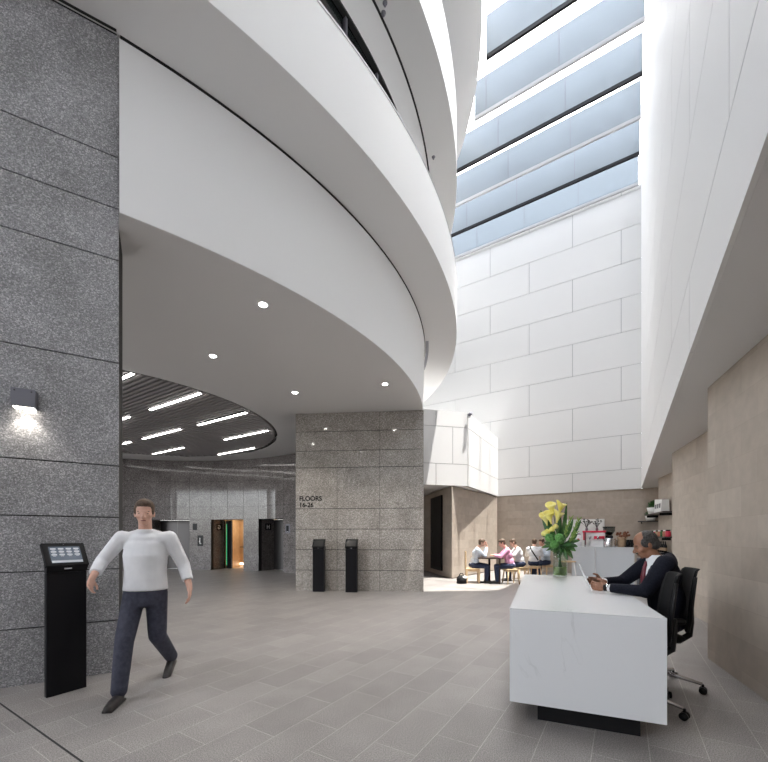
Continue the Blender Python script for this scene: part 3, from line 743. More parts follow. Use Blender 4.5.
# --- people --------------------------------------------------------------
def head(b, c, yaw, pitch, s=1.0):
    """adds a head with face at c (centre of skull); faces +x turned by yaw, pitched down by pitch. returns matrix"""
    R = Matrix.Rotation(yaw,3,'Z') @ Matrix.Rotation(pitch,3,'Y'); c = V(c); T = lambda x,y,z: c+R@V((x*s,y*s,z*s))
    E = lambda p, r: b.ell(T(*p), tuple(k*s for k in r), 0, 16, 10, R)
    E((-.012,0,.03),(.098,.076,.088)); E((.018,0,-.015),(.078,.066,.085)); E((.038,0,-.075),(.052,.046,.042)); E((.068,0,-.096),(.02,.024,.018))
    E((.082,0,.012),(.014,.042,.012)); b.cap(T(.088,0,.0),T(.112,0,-.032),.009*s,.014*s); E((.103,.012,-.036),(.01,.008,.008)); E((.103,-.012,-.036),(.01,.008,.008))
    E((.084,0,-.062),(.014,.023,.007)); E((.083,0,-.073),(.013,.02,.008)); 
    for y in (-1,1):
        E((-.008,y*.076,-.012),(.018,.009,.032)); E((.058,y*.043,-.03),(.025,.02,.022))
    return R, T
def hairdo(T, R, m, parent, s=1.0, bald=False):
    b = MB(); E = lambda p, r: b.ell(T(*p), tuple(k*s for k in r), 0, 16, 10, R)
    if bald:
        E((-.026,0,.030),(.088,.0815,.088)); E((-.052,0,-.025),(.060,.077,.058))
        for y in (-1,1): E((.002,y*.066,.016),(.050,.017,.046))
    else:
        E((-.022,0,.050),(.098,.082,.082)); E((-.045,0,-.005),(.066,.078,.07)); E((.035,0,.083),(.055,.06,.038))
        for y in (-1,1): E((.02,y*.068,.02),(.022,.014,.04))
    return remeshed(b, 'hair', m, parent, .009, 3)
def eyes(T, R, parent, s=1.0):
    for y in (-1,1):
        MB().ell(T(.0775,y*.031,-.004),(.007*s,.010*s,.005*s),0,12,8,R).ell(T(.0825,y*.031,-.005),(.003*s,.005*s,.0045*s),1,10,6,R).build('eye', [M['eye'],M['hair_grey']], parent)
def hand(b, w, d, pn_, side, curl, s=1.0, spread=.0):
    """palm and five fingers: w wrist, d direction of the hand, pn_ palm normal, side +1 when the thumb is on d x pn_"""
    w = V(w); d = V(d).normalized(); n = V(pn_); n = (n-d*n.dot(d)).normalized(); t = d.cross(n)*side
    R = Matrix((d,t,n)).transposed()
    b.ell(w+d*.052*s, (.054*s,.042*s,.017*s), 0, 14, 8, R); b.cap(w-d*.02*s, w+d*.03*s, .026*s, .026*s)
    for k, (off, L_) in enumerate(((.032,.075),(.011,.086),(-.011,.080),(-.031,.062))):
        p = w+d*(.088-.004*abs(k-1))*s+t*off*s; ang = 0; q = p; dd = d
        b.cap(w+d*.05*s+t*off*.8*s, p, .011*s, .0098*s)
        for j, fr in enumerate((.45,.32,.23)):
            ang += curl*(.6,.9,.7)[j]; dd = d*cos(ang)+n*sin(ang)+t*spread*(1.5-k)*.1
            q2 = q+dd.normalized()*L_*fr*s; b.cap(q, q2, (.0095-.0007*j)*s, (.0088-.0007*j)*s); q = q2
    p = w+d*.02*s+t*.03*s; p2 = p+(d*.6+t*.7+n*.25).normalized()*.045*s; p3 = p2+(d*.9+t*.15+n*.45*max(.3,curl)).normalized()*.034*s
    b.cap(p,p2,.014*s,.0115*s); b.cap(p2,p3,.011*s,.009*s)

# seated man in the dark suit (local: origin under the chair hub, faces +x, his left is +y)
man = thing('person', 'person in dark suit and red tie sitting at the desk holding a tablet', 'person', tuple(HUB), FA)
HC = V((.135,0,1.352))
HY, HP = radians(4), radians(24)
shL, shR = V((.02,.19,1.175)), V((.05,-.185,1.175))
elL, elR = V((.19,.265,.925)), V((.28,-.27,.955))
wrL, wrR = V((.485,.135,.928)), V((.49,-.115,.958))
b = MB()
R_, T_ = head(b, HC, HY, HP, 1.06)
b.chain([((.005,0,1.16),.066),((.06,0,1.22),.062),((.105,0,1.28),.062)])
b.ell((.0,0,1.05),(.11,.17,.16)); b.ell((-.03,0,.78),(.11,.15,.2)); b.ell((-.03,0,.6),(.12,.17,.1))
for s, sh, el, wr in ((1,shL,elL,wrL),(-1,shR,elR,wrR)):
    b.chain([((.01,s*.06,1.14),.07),(sh,.058),(el,.042),(wr,.028)])
    b.chain([((0,s*.09,.585),.085),((.42,s*.12,.575),.058),((.40,s*.12,.12),.04)])
hand(b, wrL, (.97,-.18,.08), (.0,-1,.1), -1, .85, 1.08)
hand(b, wrR, (.97,.02,.06), (.0,1,.1), 1, .85, 1.08)
body = remeshed(b, 'body', M['skin_d'], man, .0055, 3)
hairdo(T_, R_, M['hair_grey'], man, 1.075, True); eyes(T_, R_, man, 1.06)
br = MB()
for y in (-1,1): br.cap(T_(.088,y*.018,.017), T_(.078,y*.048,.017), .0045, .003)
br.build('eyebrow', M['hair_grey'], man)
mo = MB().cap(T_(.097,-.017,-.0675),T_(.097,.017,-.0675),.0032,.0032); mo.build('mouth', M['lip'], man)
b = MB().cap(T_(.096,-.02,-.053),T_(.096,.02,-.053),.006,.006); b.build('moustache', M['hair_grey'], man)
# shirt front, collar, cuffs
b = MB(); b.ell((.03,0,1.05),(.112,.12,.16)); b.lathe([(.080,1.15),(.086,1.20),(.080,1.25),(.068,1.25),(.066,1.15)], (.045,0,0), 20)
remeshed(b, 'shirt', M['shirt'], man, .007, 2)
for wr, el in ((wrL,elL),(wrR,elR)):
    d = (wr-el).normalized(); MB().cyl(wr-d*.075, wr-d*.012, .036, .034, 20).build('cuff', M['shirt'], man)
b = MB(); b.tube([(.122,0,1.185),(.142,0,1.13),(.152,0,1.03),(.14,0,.88)], [.018,.017,.026,.03]); remeshed(b,'tie',M['tie'],man,.007,1)
def jack(b):
    b.ell((-.005,0,1.04),(.145,.205,.18)); b.ell((-.03,0,.82),(.15,.19,.23)); b.ell((-.03,0,.62),(.16,.2,.11))
    b.chain([((-.015,-.1,1.165),.085),((-.03,0,1.195),.088),((-.015,.1,1.165),.085)])
    for s, sh, el, wr in ((1,shL,elL,wrL),(-1,shR,elR,wrR)):
        d = (wr-el).normalized(); b.cap((-.0,s*.1,1.15), sh, .086, .084); b.cap(sh, el, .084, .064); b.cyl(el, wr-d*.035, .058, .045)
        b.cap((-.0,s*.12,.62),(.12,s*.13,.61),.12,.1)
b = MB(); jack(b)
o = remeshed(b, 'jacket', M['suit'], man, .009, 4)
# open V at the chest: push the front of the jacket back behind shirt and tie
for v in o.data.vertices:
    c = v.co; w = .010+max(0,(c.z-.93))*.22
    if c.x > .05 and abs(c.y) < w and .93 < c.z < 1.30: v.co.x -= .055
    if c.z > 1.16 and hypot(c.x-.045,c.y) < .088: v.co.z = min(v.co.z,1.205)
lp = MB()
for s in (-1,1): lp.hexa([(.118,s*.006,.90),(.128,s*.05,.93),(.115,s*.10,1.10),(.085,s*.085,1.17),(.124,s*.006,.90),(.134,s*.05,.93),(.121,s*.10,1.10),(.091,s*.085,1.17)])
b = MB()
for s in (-1,1): b.cap((-.0,s*.1,.6),(.43,s*.125,.585),.105,.078); b.cap((.43,s*.125,.585),(.41,s*.12,.15),.075,.055)
remeshed(b, 'trousers', M['suit'], man, .011, 3)
for s in (-1,1):
    b = MB(); b.ell((.42,s*.12,.055),(.06,.045,.05)); b.cap((.42,s*.12,.04),(.56,s*.125,.032),.042,.034); b.box(.36,.59,s*.12-.04,s*.12+.04,.003,.02); remeshed(b,'shoe',M['shoe'],man,.009,3)
d = (wrL-elL).normalized(); b = MB(); b.cyl(wrL-d*.008,wrL+d*.02,.036,.036,20); wq = b.build('watch_strap',M['black'],man)
MB().cyl(wrL+d*.006+V((-.012,.026,.016)),wrL+d*.006+V((-.016,.036,.022)),.019).build('watch_face',M['chrome'],wq)
# tablet
tb0, tb1 = V((.605,.01,.885)), V((.715,.01,1.145)); ez = (tb1-tb0); hz = ez.length; ez.normalize(); ex = V((0,1,0)); en = ez.cross(ex); en = en if en.x < 0 else -en
tq = HUB+FV*tb0.x+LV*tb0.y
tbl = thing('tablet', 'thin white tablet held upright above the desk by seated person', 'tablet', (tq.x,tq.y,tb0.z), FA)
z0 = V((0,0,0))
MB().obox(ez*hz/2, ex, ez, en, .1, hz/2, .004).build('case', M['wht_gloss'], tbl, .003)
MB().obox(ez*hz/2+en*.0045, ex, ez, en, .088, hz/2-.014, .0008).build('display', M['screen_off'], tbl)

# walking person (local: faces +x, left is +y)
wk = thing('person', 'person in white shirt and dark trousers walking past the lit kiosk', 'person', (-2.24,3.62,0), radians(-78))
HCw = V((.03,0,1.645))
b = MB(); R_, T_ = head(b, HCw, radians(14), radians(4), 1.02)
hipL, hipR = V((0,.09,.93)), V((0,-.09,.93))
knR, anR = V((.20,-.10,.50)), V((.30,-.10,.10))
knL, anL = V((.0,.10,.49)), V((-.42,.09,.17))
shL, shR = V((-.01,.20,1.41)), V((.0,-.20,1.41))
elL, wrL = V((-.06,.31,1.15)), V((.04,.39,.95))
elR, wrR = V((-.02,-.37,1.20)), V((.18,-.36,1.06))
b.chain([((0,0,1.42),.065),((.012,0,1.51),.056),((.02,0,1.58),.056)])
b.ell((0,0,1.28),(.11,.16,.17)); b.ell((0,0,1.05),(.11,.145,.16)); b.ell((0,0,.95),(.115,.16,.11))
for s, sh, el, wr in ((1,shL,elL,wrL),(-1,shR,elR,wrR)): b.chain([((0,s*.08,1.4),.06),(sh,.056),(el,.042),(wr,.028)])
for hp, kn, an in ((hipL,knL,anL),(hipR,knR,anR)): b.chain([(hp,.07),(kn,.05),(an,.036)])
hand(b, wrL, (.25,.12,-.95), (.2,-1,0), 1, .45); hand(b, wrR, (.6,.1,-.7), (.2,1,.1), -1, .45)
remeshed(b, 'body', M['skin'], wk, .007, 3); hairdo(T_, R_, M['hair_br'], wk, 1.03); eyes(T_, R_, wk, 1.02)
MB().cap(T_(.097,-.017,-.0675),T_(.097,.017,-.0675),.003,.003).build('mouth', M['tie'], wk)
for y in (-1,1): MB().cap(T_(.087,y*.016,.014), T_(.079,y*.045,.014), .004, .003).build('eyebrow', M['hair_br'], wk)
b = MB(); b.etube([((0,0,.925),.150,.190),((0,0,1.0),.148,.182),((0,0,1.1),.142,.175),((0,0,1.25),.146,.188),((-.005,0,1.36),.125,.175),((-.005,0,1.42),.09,.13)])
b.chain([((-.01,-.1,1.42),.062),((-.01,0,1.445),.066),((-.01,.1,1.42),.062)]); b.ell((.0,0,1.40),(.105,.15,.07)); b.lathe([(.07,1.44),(.078,1.465),(.072,1.495),(.060,1.495),(.058,1.44)],(.010,0,0),20)
for s, sh, el, wr in ((1,shL,elL,wrL),(-1,shR,elR,wrR)):
    b.cap((0,s*.1,1.395),sh,.07,.068); b.cap(sh, el, .070, .058); b.cyl(el, el+(wr-el)*.72, .058, .050)
remeshed(b, 'shirt', M['shirt'], wk, .010, 3)
b = MB(); b.etube([((0,0,.78),.13,.165),((0,0,.86),.14,.178),((0,0,.95),.138,.170)])
for hp, kn, an in ((hipL,knL,anL),(hipR,knR,anR)): b.cap(hp-UP*.03, kn, .098, .078); b.cap(kn, an, .077, .064)
remeshed(b, 'trousers', M['trouser'], wk, .011, 3)
def shoe(par, heel, ang, y):
    R = Matrix.Rotation(ang,3,'Y'); c = V(heel)
    b = MB(); P = lambda x,z: c+R@V((x,0,z))
    b.ell(P(.03,.045),(.05,.042,.05)); b.chain([(P(.04,.045),.042),(P(.14,.035),.04),(P(.225,.028),.032)]); b.obox(P(.11,.008), R@V((1,0,0)), V((0,1,0)), R@V((0,0,1)), .135,.04,.010)
    return remeshed(b, 'shoe', M['shoe'], par, .009, 3)
shoe(wk, (.275,-.10,.002), 0, -.1); shoe(wk, (-.47,.09,.085), radians(28), .1)

# cafe guests: seated, local origin under the hips, faces +x
def guest(loc, rz, label, shirt, trous, hairm, lean=.12, pose='table', yaw=0, pitch=15, hs=1.0, seat=.47, shoe_out=.0, sleeves='long'):
    g = thing('person', label, 'person', loc, rz)
    t = lambda x, z: x+lean*(z-seat)/.6
    b = MB(); hc = V((t(.07,1.22)+.02, 0, seat+.765))
    R_, T_ = head(b, hc, yaw, radians(pitch), hs)
    hz = seat+.09; zs = seat+.56
    b.chain([((t(0,zs),0,zs),.06),((t(.02,zs+.1),0,zs+.09),.055),((hc.x-.015,0,hc.z-.07),.056)])
    b.ell((t(0,seat+.42),0,seat+.42),(.11,.16,.17)); b.ell((t(0,seat+.2),0,seat+.2),(.11,.14,.16)); b.ell((0,0,hz),(.12,.165,.1))
    if pose == 'table': arms = [(1,(.30,.24,.83),(.50,.10,.86)),(-1,(.30,-.24,.83),(.50,-.08,.86))]
    elif pose == 'face': arms = [(1,(.33,.2,.83),(hc.x+.15,.06,hc.z-.12)),(-1,(.33,-.22,.83),(hc.x+.15,-.05,hc.z-.10))]
    else: arms = [(1,(.16,.25,seat+.33),(.36,.12,seat+.36)),(-1,(.16,-.25,seat+.33),(.36,-.12,seat+.36))]
    for s, el, wr in arms: b.chain([((t(0,zs),s*.08,zs),.06),((t(0,zs),s*.18,zs-.02),.055),(el,.042),(wr,.028)])
    legs = [(s,V((.42,s*.11,seat+.05)),V((.40+shoe_out,s*.11,.10))) for s in (-1,1)]
    for s, kn, an in legs: b.chain([((0,s*.09,hz-.01),.085),(kn,.055),(an,.038)])
    for s, el, wr in arms:
        d = V(wr)-V(el); hand(b, wr, (d.x,d.y,d.z*.5) if pose != 'face' else (-.1,-s*.2,1), (0,-s*.5,-.8) if pose != 'face' else (-1,0,0), -s, .5)
    remeshed(b, 'body', M['skin'], g, .009, 3); hairdo(T_, R_, hairm, g, hs*1.01)
    b = MB(); b.ell((t(0,seat+.40),0,seat+.40),(.14,.20,.19)); b.ell((t(0,seat+.2),0,seat+.2),(.14,.175,.18)); b.ell((.01,0,seat+.13),(.135,.168,.06))
    b.chain([((t(-.01,zs),-.1,zs-.01),.075),((t(-.01,zs),0,zs+.015),.07),((t(-.01,zs),.1,zs-.01),.075)])
    for s, el, wr in arms:
        el = V(el); wr = V(wr); sh = V((t(0,zs),s*.18,zs-.02)); b.cap((t(0,zs),s*.1,zs-.02),sh,.078,.08); b.cap(sh,el,.078,.06); b.cyl(el, el+(wr-el)*(.85 if sleeves == 'long' else .3), .058, .046)
    remeshed(b, 'shirt', shirt, g, .011, 4)
    b = MB(); b.ell((0,0,hz-.005),(.148,.18,.092))
    for s, kn, an in legs: b.cap((0,s*.09,hz-.005),kn,.1,.075); b.cap(kn,an,.073,.055)
    remeshed(b, 'trousers', trous, g, .012, 3)
    for s, kn, an in legs: shoe(g, (an.x-.05,an.y,.002), 0, 0)
    return g, t
TB = V((3.27,11.95,0))
guest((2.78,12.0,0), radians(-8), 'person in pale blue shirt with hands at face, facing right at dark table', M['shirt_bl'], M['jeans'], M['hair_br'], .14, 'face', 0, 14)
guest((3.86,11.72,0), radians(168), 'person in pink and white shirt leaning over the dark table', M['shirt_pk'], M['jeans'], M['hair_br'], .13, 'table', 0, 20)
guest((4.44,12.45,0), radians(176), 'person in plain white shirt seated behind the pink shirted person', M['shirt'], M['jeans'], M['hair_br'], .14, 'table', 0, 24)
gb, tt = guest((5.02,12.9,0), radians(62), 'person seen from behind with dark bag strap across white shirt', M['shirt'], M['jeans'], M['hair_br'], .05, 'lap', 0, 8)
st = MB(); st.tube([(-.155,-.15,.66),(-.165,-.05,.82),(-.15,.05,.97),(-.10,.10,1.085),(.0,.11,1.11)], .02); st.build('bag_strap', M['black_matt'], gb)
guest((5.62,13.35,0), radians(205), 'person facing the viewer, partly hidden behind the bouquet leaves', M['shirt_bl'], M['jeans'], M['hair_br'], .1, 'lap', 0, 8)

# --- cafe furniture
ct = thing('cafe_table', 'dark brown cafe table the two guests lean on', 'table', (TB.x,TB.y,0), radians(-8))
MB().box(-.37,.37,-.36,.36,.755,.79).build('table_top', M['dark_wood'], ct, .006)
MB().cyl((-.0,0,.05),(0,0,.755),.032).build('post', M['black_matt'], ct)
MB().box(-.3,.3,-.035,.035,.0,.035).box(-.035,.035,-.3,.3,.0,.034).cyl((0,0,.03),(0,0,.07),.06,.04).build('base', M['black_matt'], ct)
cb_ = MB().box(.25,.29,-.3,.3,.0,.755); cb_.build('end_board', M['dark_wood'], ct)
cups = MB
def stool(loc, rz, label, first=None, seat=.455):
    if first: return dup(first, loc, rz, label)
    s = thing('wooden_stool', label, 'stool', loc, rz, 'pale wooden stools in the cafe')
    MB().box(-.18,.18,-.18,.18,seat-.035,seat).build('seat', M['wood'], s, .012)
    MB().box(-.15,.15,-.15,.15,seat-.085,seat-.035).build('apron', M['wood'], s)
    for x in (-1,1):
        for y in (-1,1): MB().cyl((x*.145,y*.145,seat-.04),(x*.185,y*.185,0),.022,.016,10).build('leg', M['wood'], s)
    return s
st0 = stool((3.86,11.72,0), radians(8), 'pale wooden stool under the person in pink shirt')
stool((4.46,12.45,0), radians(5), 'pale wooden stool under the person in plain white shirt', st0)
stool((5.04,12.9,0), radians(50), 'pale wooden stool under the person with bag strap', st0)
stool((4.62,13.2,0), radians(20), 'empty pale wooden stool left of the person with bag strap', st0)
stool((5.64,13.35,0), radians(20), 'pale wooden stool under the person behind the bouquet', st0)
# high pale stool by the counter
hs_ = thing('bar_stool', 'tall pale stool by the counter just right of the vase', 'stool', (5.10,10.75,0), radians(20))
MB().box(-.17,.17,-.17,.17,.72,.755).build('seat', M['wood'], hs_, .01)
for x in (-1,1):
    for y in (-1,1): MB().cyl((x*.13,y*.13,.725),(x*.19,y*.19,0),.018,.015,10).build('leg', M['stone_white'], hs_)
MB().tube([(.17,.17,.22),(-.17,.17,.22),(-.17,-.17,.22),(.17,-.17,.22),(.17,.17,.22)],.01).build('footrest', M['stone_white'], hs_)
MB().box(-.16,.16,.13,.16,.755,1.05).build('backrest', M['stone_white'], hs_, .01)
wc = thing('wooden_chair', 'pale wooden chair with tall solid back against stone corner', 'chair', (2.76,12.0,0), radians(-8))
MB().box(-.21,.2,-.21,.21,.42,.455).build('seat', M['wood'], wc, .01)
MB().box(-.235,-.2,-.2,.2,.40,.98).build('backrest', M['wood'], wc, .01)
MB().box(-.18,.17,-.18,.18,.36,.42).build('apron', M['wood'], wc)
for x in (-.19,.18):
    for y in (-.19,.19): MB().box(x-.025,x+.025,y-.025,y+.025,0,.42).build('leg', M['wood'], wc)
bg = thing('backpack', 'dark bag with pale flap lying on the floor by wooden chair', 'bag', (2.37,11.75,0), radians(20))
b = MB(); b.ell((0,0,.13),(.17,.12,.13)); b.ell((0,-.09,.1),(.11,.06,.08)); b.box(-.14,.14,-.08,.08,.002,.06); remeshed(b,'bag_body',M['black_matt'],bg,.012,4)
MB().ell((.06,-.07,.19),(.09,.06,.05)).build('flap', M['paper'], bg); MB().tube([(-.08,0,.25),(-.05,0,.31),(.03,0,.31),(.06,0,.25)],.012).build('handle', M['black_matt'], bg)

# --- cafe counter and what stands on it
CO = V((5.366,11.0,0)); cr = atan2(A2.y,A2.x)
cn = thing('cafe_counter', 'pale grey cafe counter with two front panels', 'counter', tuple(CO), cr)
MB().box(0,.58,0,.02,.08,1.12).build('front_panel', M['counter'], cn); MB().box(.595,1.5,0,.02,.08,1.12).build('front_panel', M['counter'], cn)
MB().box(0.005,1.495,.022,.7,.0,1.12).build('carcass', M['stone_white'], cn); MB().box(-.0,1.5,-.002,.72,1.121,1.145).build('worktop', M['counter'], cn)
bn = thing('steel_appliance', 'small dark steel appliance standing right of the cafe counter', 'appliance', tuple(CO+A2*1.78+A1*.1), cr)
MB().box(-.22,.22,0,.4,0,.85).build('body', M['grey_metal'], bn, .008); MB().box(-.18,.18,-.012,0,.15,.75).build('door', M['steel_dark'], bn); MB().box(-.16,.16,-.03,-.015,.68,.7).build('handle', M['chrome'], bn)
def at_counter(px, back=.3, z=1.146):
    k = (px-384)/385; o = CO+A1*back; u = (k*o.y-o.x)/(A2.x-k*A2.y); q = o+A2*u; return V((q.x,q.y,z))
em = thing('espresso_machine', 'white coffee machine with red trim on the cafe counter', 'coffee machine', tuple(at_counter(594.5,.35)), cr)
MB().box(-.27,.27,-.2,.22,.06,.40).build('body', M['wht_gloss'], em, .02)
MB().box(-.29,.29,-.24,.24,.40,.45).build('cup_rail', M['red'], em, .01); MB().box(-.27,.27,-.26,.2,.0,.06).build('drip_tray', M['wht_gloss'], em, .01)
MB().box(.0,.26,-.225,-.2,.22,.30).build('stripe', M['red'], em); MB().box(-.27,-.2,-.24,-.2,.06,.4).build('stripe', M['red'], em)
for x in (-.1,.1):
    g = MB().cyl((x,-.22,.24),(x,-.22,.30),.035).build('group_head', M['chrome'], em); MB().cyl((x,-.23,.235),(x,-.36,.22),.014).build('handle', M['black'], g)
MB().cyl((-.22,-.25,.0),(-.22,-.25,.42),.014).build('steam_wand', M['steel_dark'], em)
for j, x in enumerate((-.2,.06)):
    p = at_counter(594.5,.35)+A2*x+A1*.02; pl = thing('dried_plant', ('left','right')[j]+' dark dried stem bunch on top of the coffee machine', 'plant', (p.x,p.y,1.146+.45), 0, 'dried bunches on the coffee machine')
    MB().lathe([(.03,0),(.035,.05),(.025,.1)],n=12).build('holder', M['grey_metal'], pl)
    b = MB(); rnd = random.Random(j)
    for k in range(16):
        a = rnd.random()*6.28; r = .05+.11*rnd.random(); z = .2+.14*rnd.random(); b.tube([(0,0,.08),(r*.4*cos(a),r*.4*sin(a),.17),(r*cos(a),r*sin(a),z)],.004,5); b.ell((r*cos(a),r*sin(a),z),(.024,.024,.014),0,8,6)
    b.build('stems', M['hair_grey'], pl)
gr = thing('coffee_grinder', 'black coffee grinder with clear hopper behind steel canister', 'grinder', tuple(at_counter(609,.45)), cr)
MB().box(-.1,.1,-.1,.1,.0,.32).build('body', M['black'], gr, .02); MB().lathe([(.07,.32),(.15,.44),(.15,.54),(.15,.541)],n=20,caps=False).build('hopper', M['tint_glass'], gr); MB().lathe([(.0,.54),(.16,.54),(.16,.565),(0,.57)],n=20).build('lid', M['black'], gr); MB().lathe([(.0,.325),(.065,.325),(.11,.40),(.0,.41)],n=16).build('beans', M['dark_wood'], gr)
cs = thing('steel_canister', 'round brushed steel canister on the cafe counter', 'canister', tuple(at_counter(609.5,.14)))
MB().lathe([(.0,0),(.155,0),(.16,.01),(.16,.22),(.15,.235),(.0,.24)],n=28).build('body', M['chrome'], cs); MB().tube([(.155,-.02,.18),(.2,-.03,.17),(.2,-.03,.08),(.155,-.02,.06)],.01).build('handle', M['steel_dark'], cs)
cg = thing('bread_basket', 'brown paper sack with dark dried flowers on the cafe counter', 'sack', tuple(at_counter(622,.22)))
b = MB(); b.lathe([(.0,0),(.10,0),(.12,.1),(.10,.2),(.13,.28)],n=14); b.build('sack', M['kraft'], cg)
b = MB(); rnd = random.Random(5)
for k in range(26):
    a = rnd.random()*6.28; r = .16*rnd.random()+.02; z = .28+.13*rnd.random(); b.tube([(0,0,.2),(r*cos(a),r*sin(a),z)],.005,5); b.ell((r*cos(a),r*sin(a),z),(.03,.025,.03),0,8,6)
b.build('flowers', mat('dried_rust',(.17,.06,.03),.8), cg)
pb = thing('black_pot', 'low black tray of dark jars at the right end of counter', 'tray', tuple(at_counter(629,.2)))
MB().box(-.12,.12,-.12,.12,0,.03).build('tray', M['black'], pb)
for x in (-.06,.06):
    for y in (-.06,.06): MB().lathe([(.05,.03),(.055,.12),(.035,.16),(.035,.2),(0,.2)],n=14).build('jar', M['black'], pb).location = (x,y,0)
ds = thing('glass_dispenser', 'clear round dispenser with red label at left end of counter', 'dispenser', tuple(at_counter(576.5,.3)))
MB().lathe([(.0,0),(.11,0),(.11,.03),(.13,.04),(.14,.1),(.14,.3),(.1,.33)],n=24).build('jar', M['wht_gloss'], ds); MB().lathe([(.1,.33),(.11,.36),(.05,.40),(0,.40)],n=24).build('lid', M['chrome'], ds)
MB().lathe([(.144,.13),(.144,.24)],n=30,caps=False).build('label', M['paper'], ds); MB().ell((-.02,-.142,.19),(.04,.008,.045)).build('emblem', M['red'], ds)
for j,(px,bk) in enumerate(((583.5,.12),(587.5,.10))):
    cu = thing('paper_cups', ('left','right')[j]+' stack of white paper cups between dispenser and coffee machine', 'cups', tuple(at_counter(px,bk)), 0, 'stacks of paper cups')
    b = MB()
    for q in range(5): b.lathe([(.0,.0+q*.02),(.03,q*.02),(.042,.1+q*.02),(.044,.1+q*.02),(.044,.104+q*.02),(.04,.104+q*.02)],n=16)
    b.build('cups', M['paper'], cu)
kq = lambda px, off=.0: (lambda k: (P2-A1*off)+A2*(((k*(P2-A1*off).y)-(P2-A1*off).x)/(A2.x-k*A2.y)))((px-384)/385)
q = kq(583,.0); bd = thing('wall_board', 'pale grey board fixed to the stone wall behind the counter', 'board', (q.x,q.y,1.5), cr)
MB().box(-.72,.72,-.03,.045,-.62,.60).build('panel', M['stone_white'], bd, .005)
# wall shelves with pots, box and jars
def shelf(c, d, L_, w, z, label):
    s = thing('wall_shelf', label, 'shelf', (c.x,c.y,z), atan2(d.y,d.x)); MB().box(-L_/2,L_/2,-w/2,w/2,-.035,0).build('board', M['steel_dark'], s, .003); 
    for x in (-L_*.35,L_*.35): MB().box(x-.012,x+.012,-w/2+.02,w/2,-.10,-.036).build('bracket', M['black_matt'], s)
    return s
W3 = lambda u, off: V((8.24,11.56,0))-B1*u-B2*off
q = W3(.75,.16); shelf(q, B1, 1.9, .30, 2.10, 'upper dark wall shelf carrying the white box')
q2 = kq(650.5,.14); shelf(q2, A2, .75, .28, 1.99, 'short dark wall shelf in the corner carrying one pot')
def pot(p, label, r, seed):
    t = thing('potted_plant', label, 'plant', tuple(p), 0, 'dark green pots on the wall shelves')
    MB().lathe([(.0,0),(r*.72,0),(r,r*1.15),(r*.92,r*1.15),(r*.85,r*.9),(0,r*.9)],n=20).build('pot', M['stone_white'], t)
    b = MB(); rnd = random.Random(seed)
    for k in range(90):
        a = rnd.random()*6.28; e = rnd.random()*1.5; d = V((cos(a)*cos(e),sin(a)*cos(e),sin(e)+.1)); c = V((0,0,r*1.1))
        q = c+d*r*1.25; s_ = d.cross(UP).normalized()*r*.22
        b.add([c+d*r*.3, c+d*r*.8+s_, q, c+d*r*.8-s_+V((0,0,.01))],[(0,1,2,3)])
    b.ell((0,0,r*1.2),(r*.85,r*.85,r*.7)); b.build('foliage', M['green_dark'], t)
p = W3(.15,.16); pot((p.x,p.y,2.10), 'small round plant in white pot beside the white box', .17, 3)
pot((q2.x,q2.y,1.99), 'round plant in white bowl on the short corner shelf', .17, 4)
p = W3(.95,.15); bx = thing('white_box', 'white printed box bag standing on the upper wall shelf', 'box', (p.x,p.y,2.10), atan2(B1.y,B1.x))
b = MB(); b.hexa([(-.33,-.1,0),(.33,-.1,0),(.33,.1,0),(-.33,.1,0),(-.36,-.08,.34),(.36,-.08,.40),(.36,.08,.40),(-.36,.08,.34)]); b.build('box', M['paper'], bx)
for x in (-.2,.0,.2): MB().box(x-.05,x+.05,.085,.103,.12,.24).build('print', M['grey_metal'], bx)
q = W3(.75,.13); shelf(q, B1, 1.7, .22, 1.43, 'middle dark wall shelf carrying a row of small jars')
jm = [M['terra'],M['red'],M['kraft'],M['terra'],M['green_dark'],M['terra'],M['red']]; jn = ['first terracotta','first red','brown','second terracotta','dark green','third terracotta','second red']
for j in range(7):
    p = W3(.02+.24*j,.13); t = thing('spice_jar', jn[j]+' jar from the far end of the middle wall shelf', 'jar', (p.x,p.y,1.43), 0, 'jars on the middle wall shelf')
    MB().lathe([(.0,0),(.06,0),(.065,.02),(.065,.13),(.05,.15)],n=16).build('jar', jm[j], t); MB().lathe([(.055,.15),(.055,.18),(0,.18)],n=16).build('lid', M['paper'] if j%2 else M['black'], t)
q = W3(.9,.17); shelf(q, B1, 1.4, .3, 1.0, 'lowest dark wall shelf carrying dark bottles')
for j in range(5):
    p = W3(.5+.2*j,.15); t = thing('bottle', 'dark bottle standing on lowest wall shelf, %s from the far end'%ordn[j], 'bottle', (p.x,p.y,1.0), 0, 'bottles on the lowest wall shelf')
    MB().lathe([(.0,0),(.04,0),(.04,.18),(.015,.24),(.015,.30),(0,.30)],n=14).build('glass', M['black'], t); MB().lathe([(.041,.05),(.041,.13)],n=14,caps=False).build('label', M['kraft'], t)

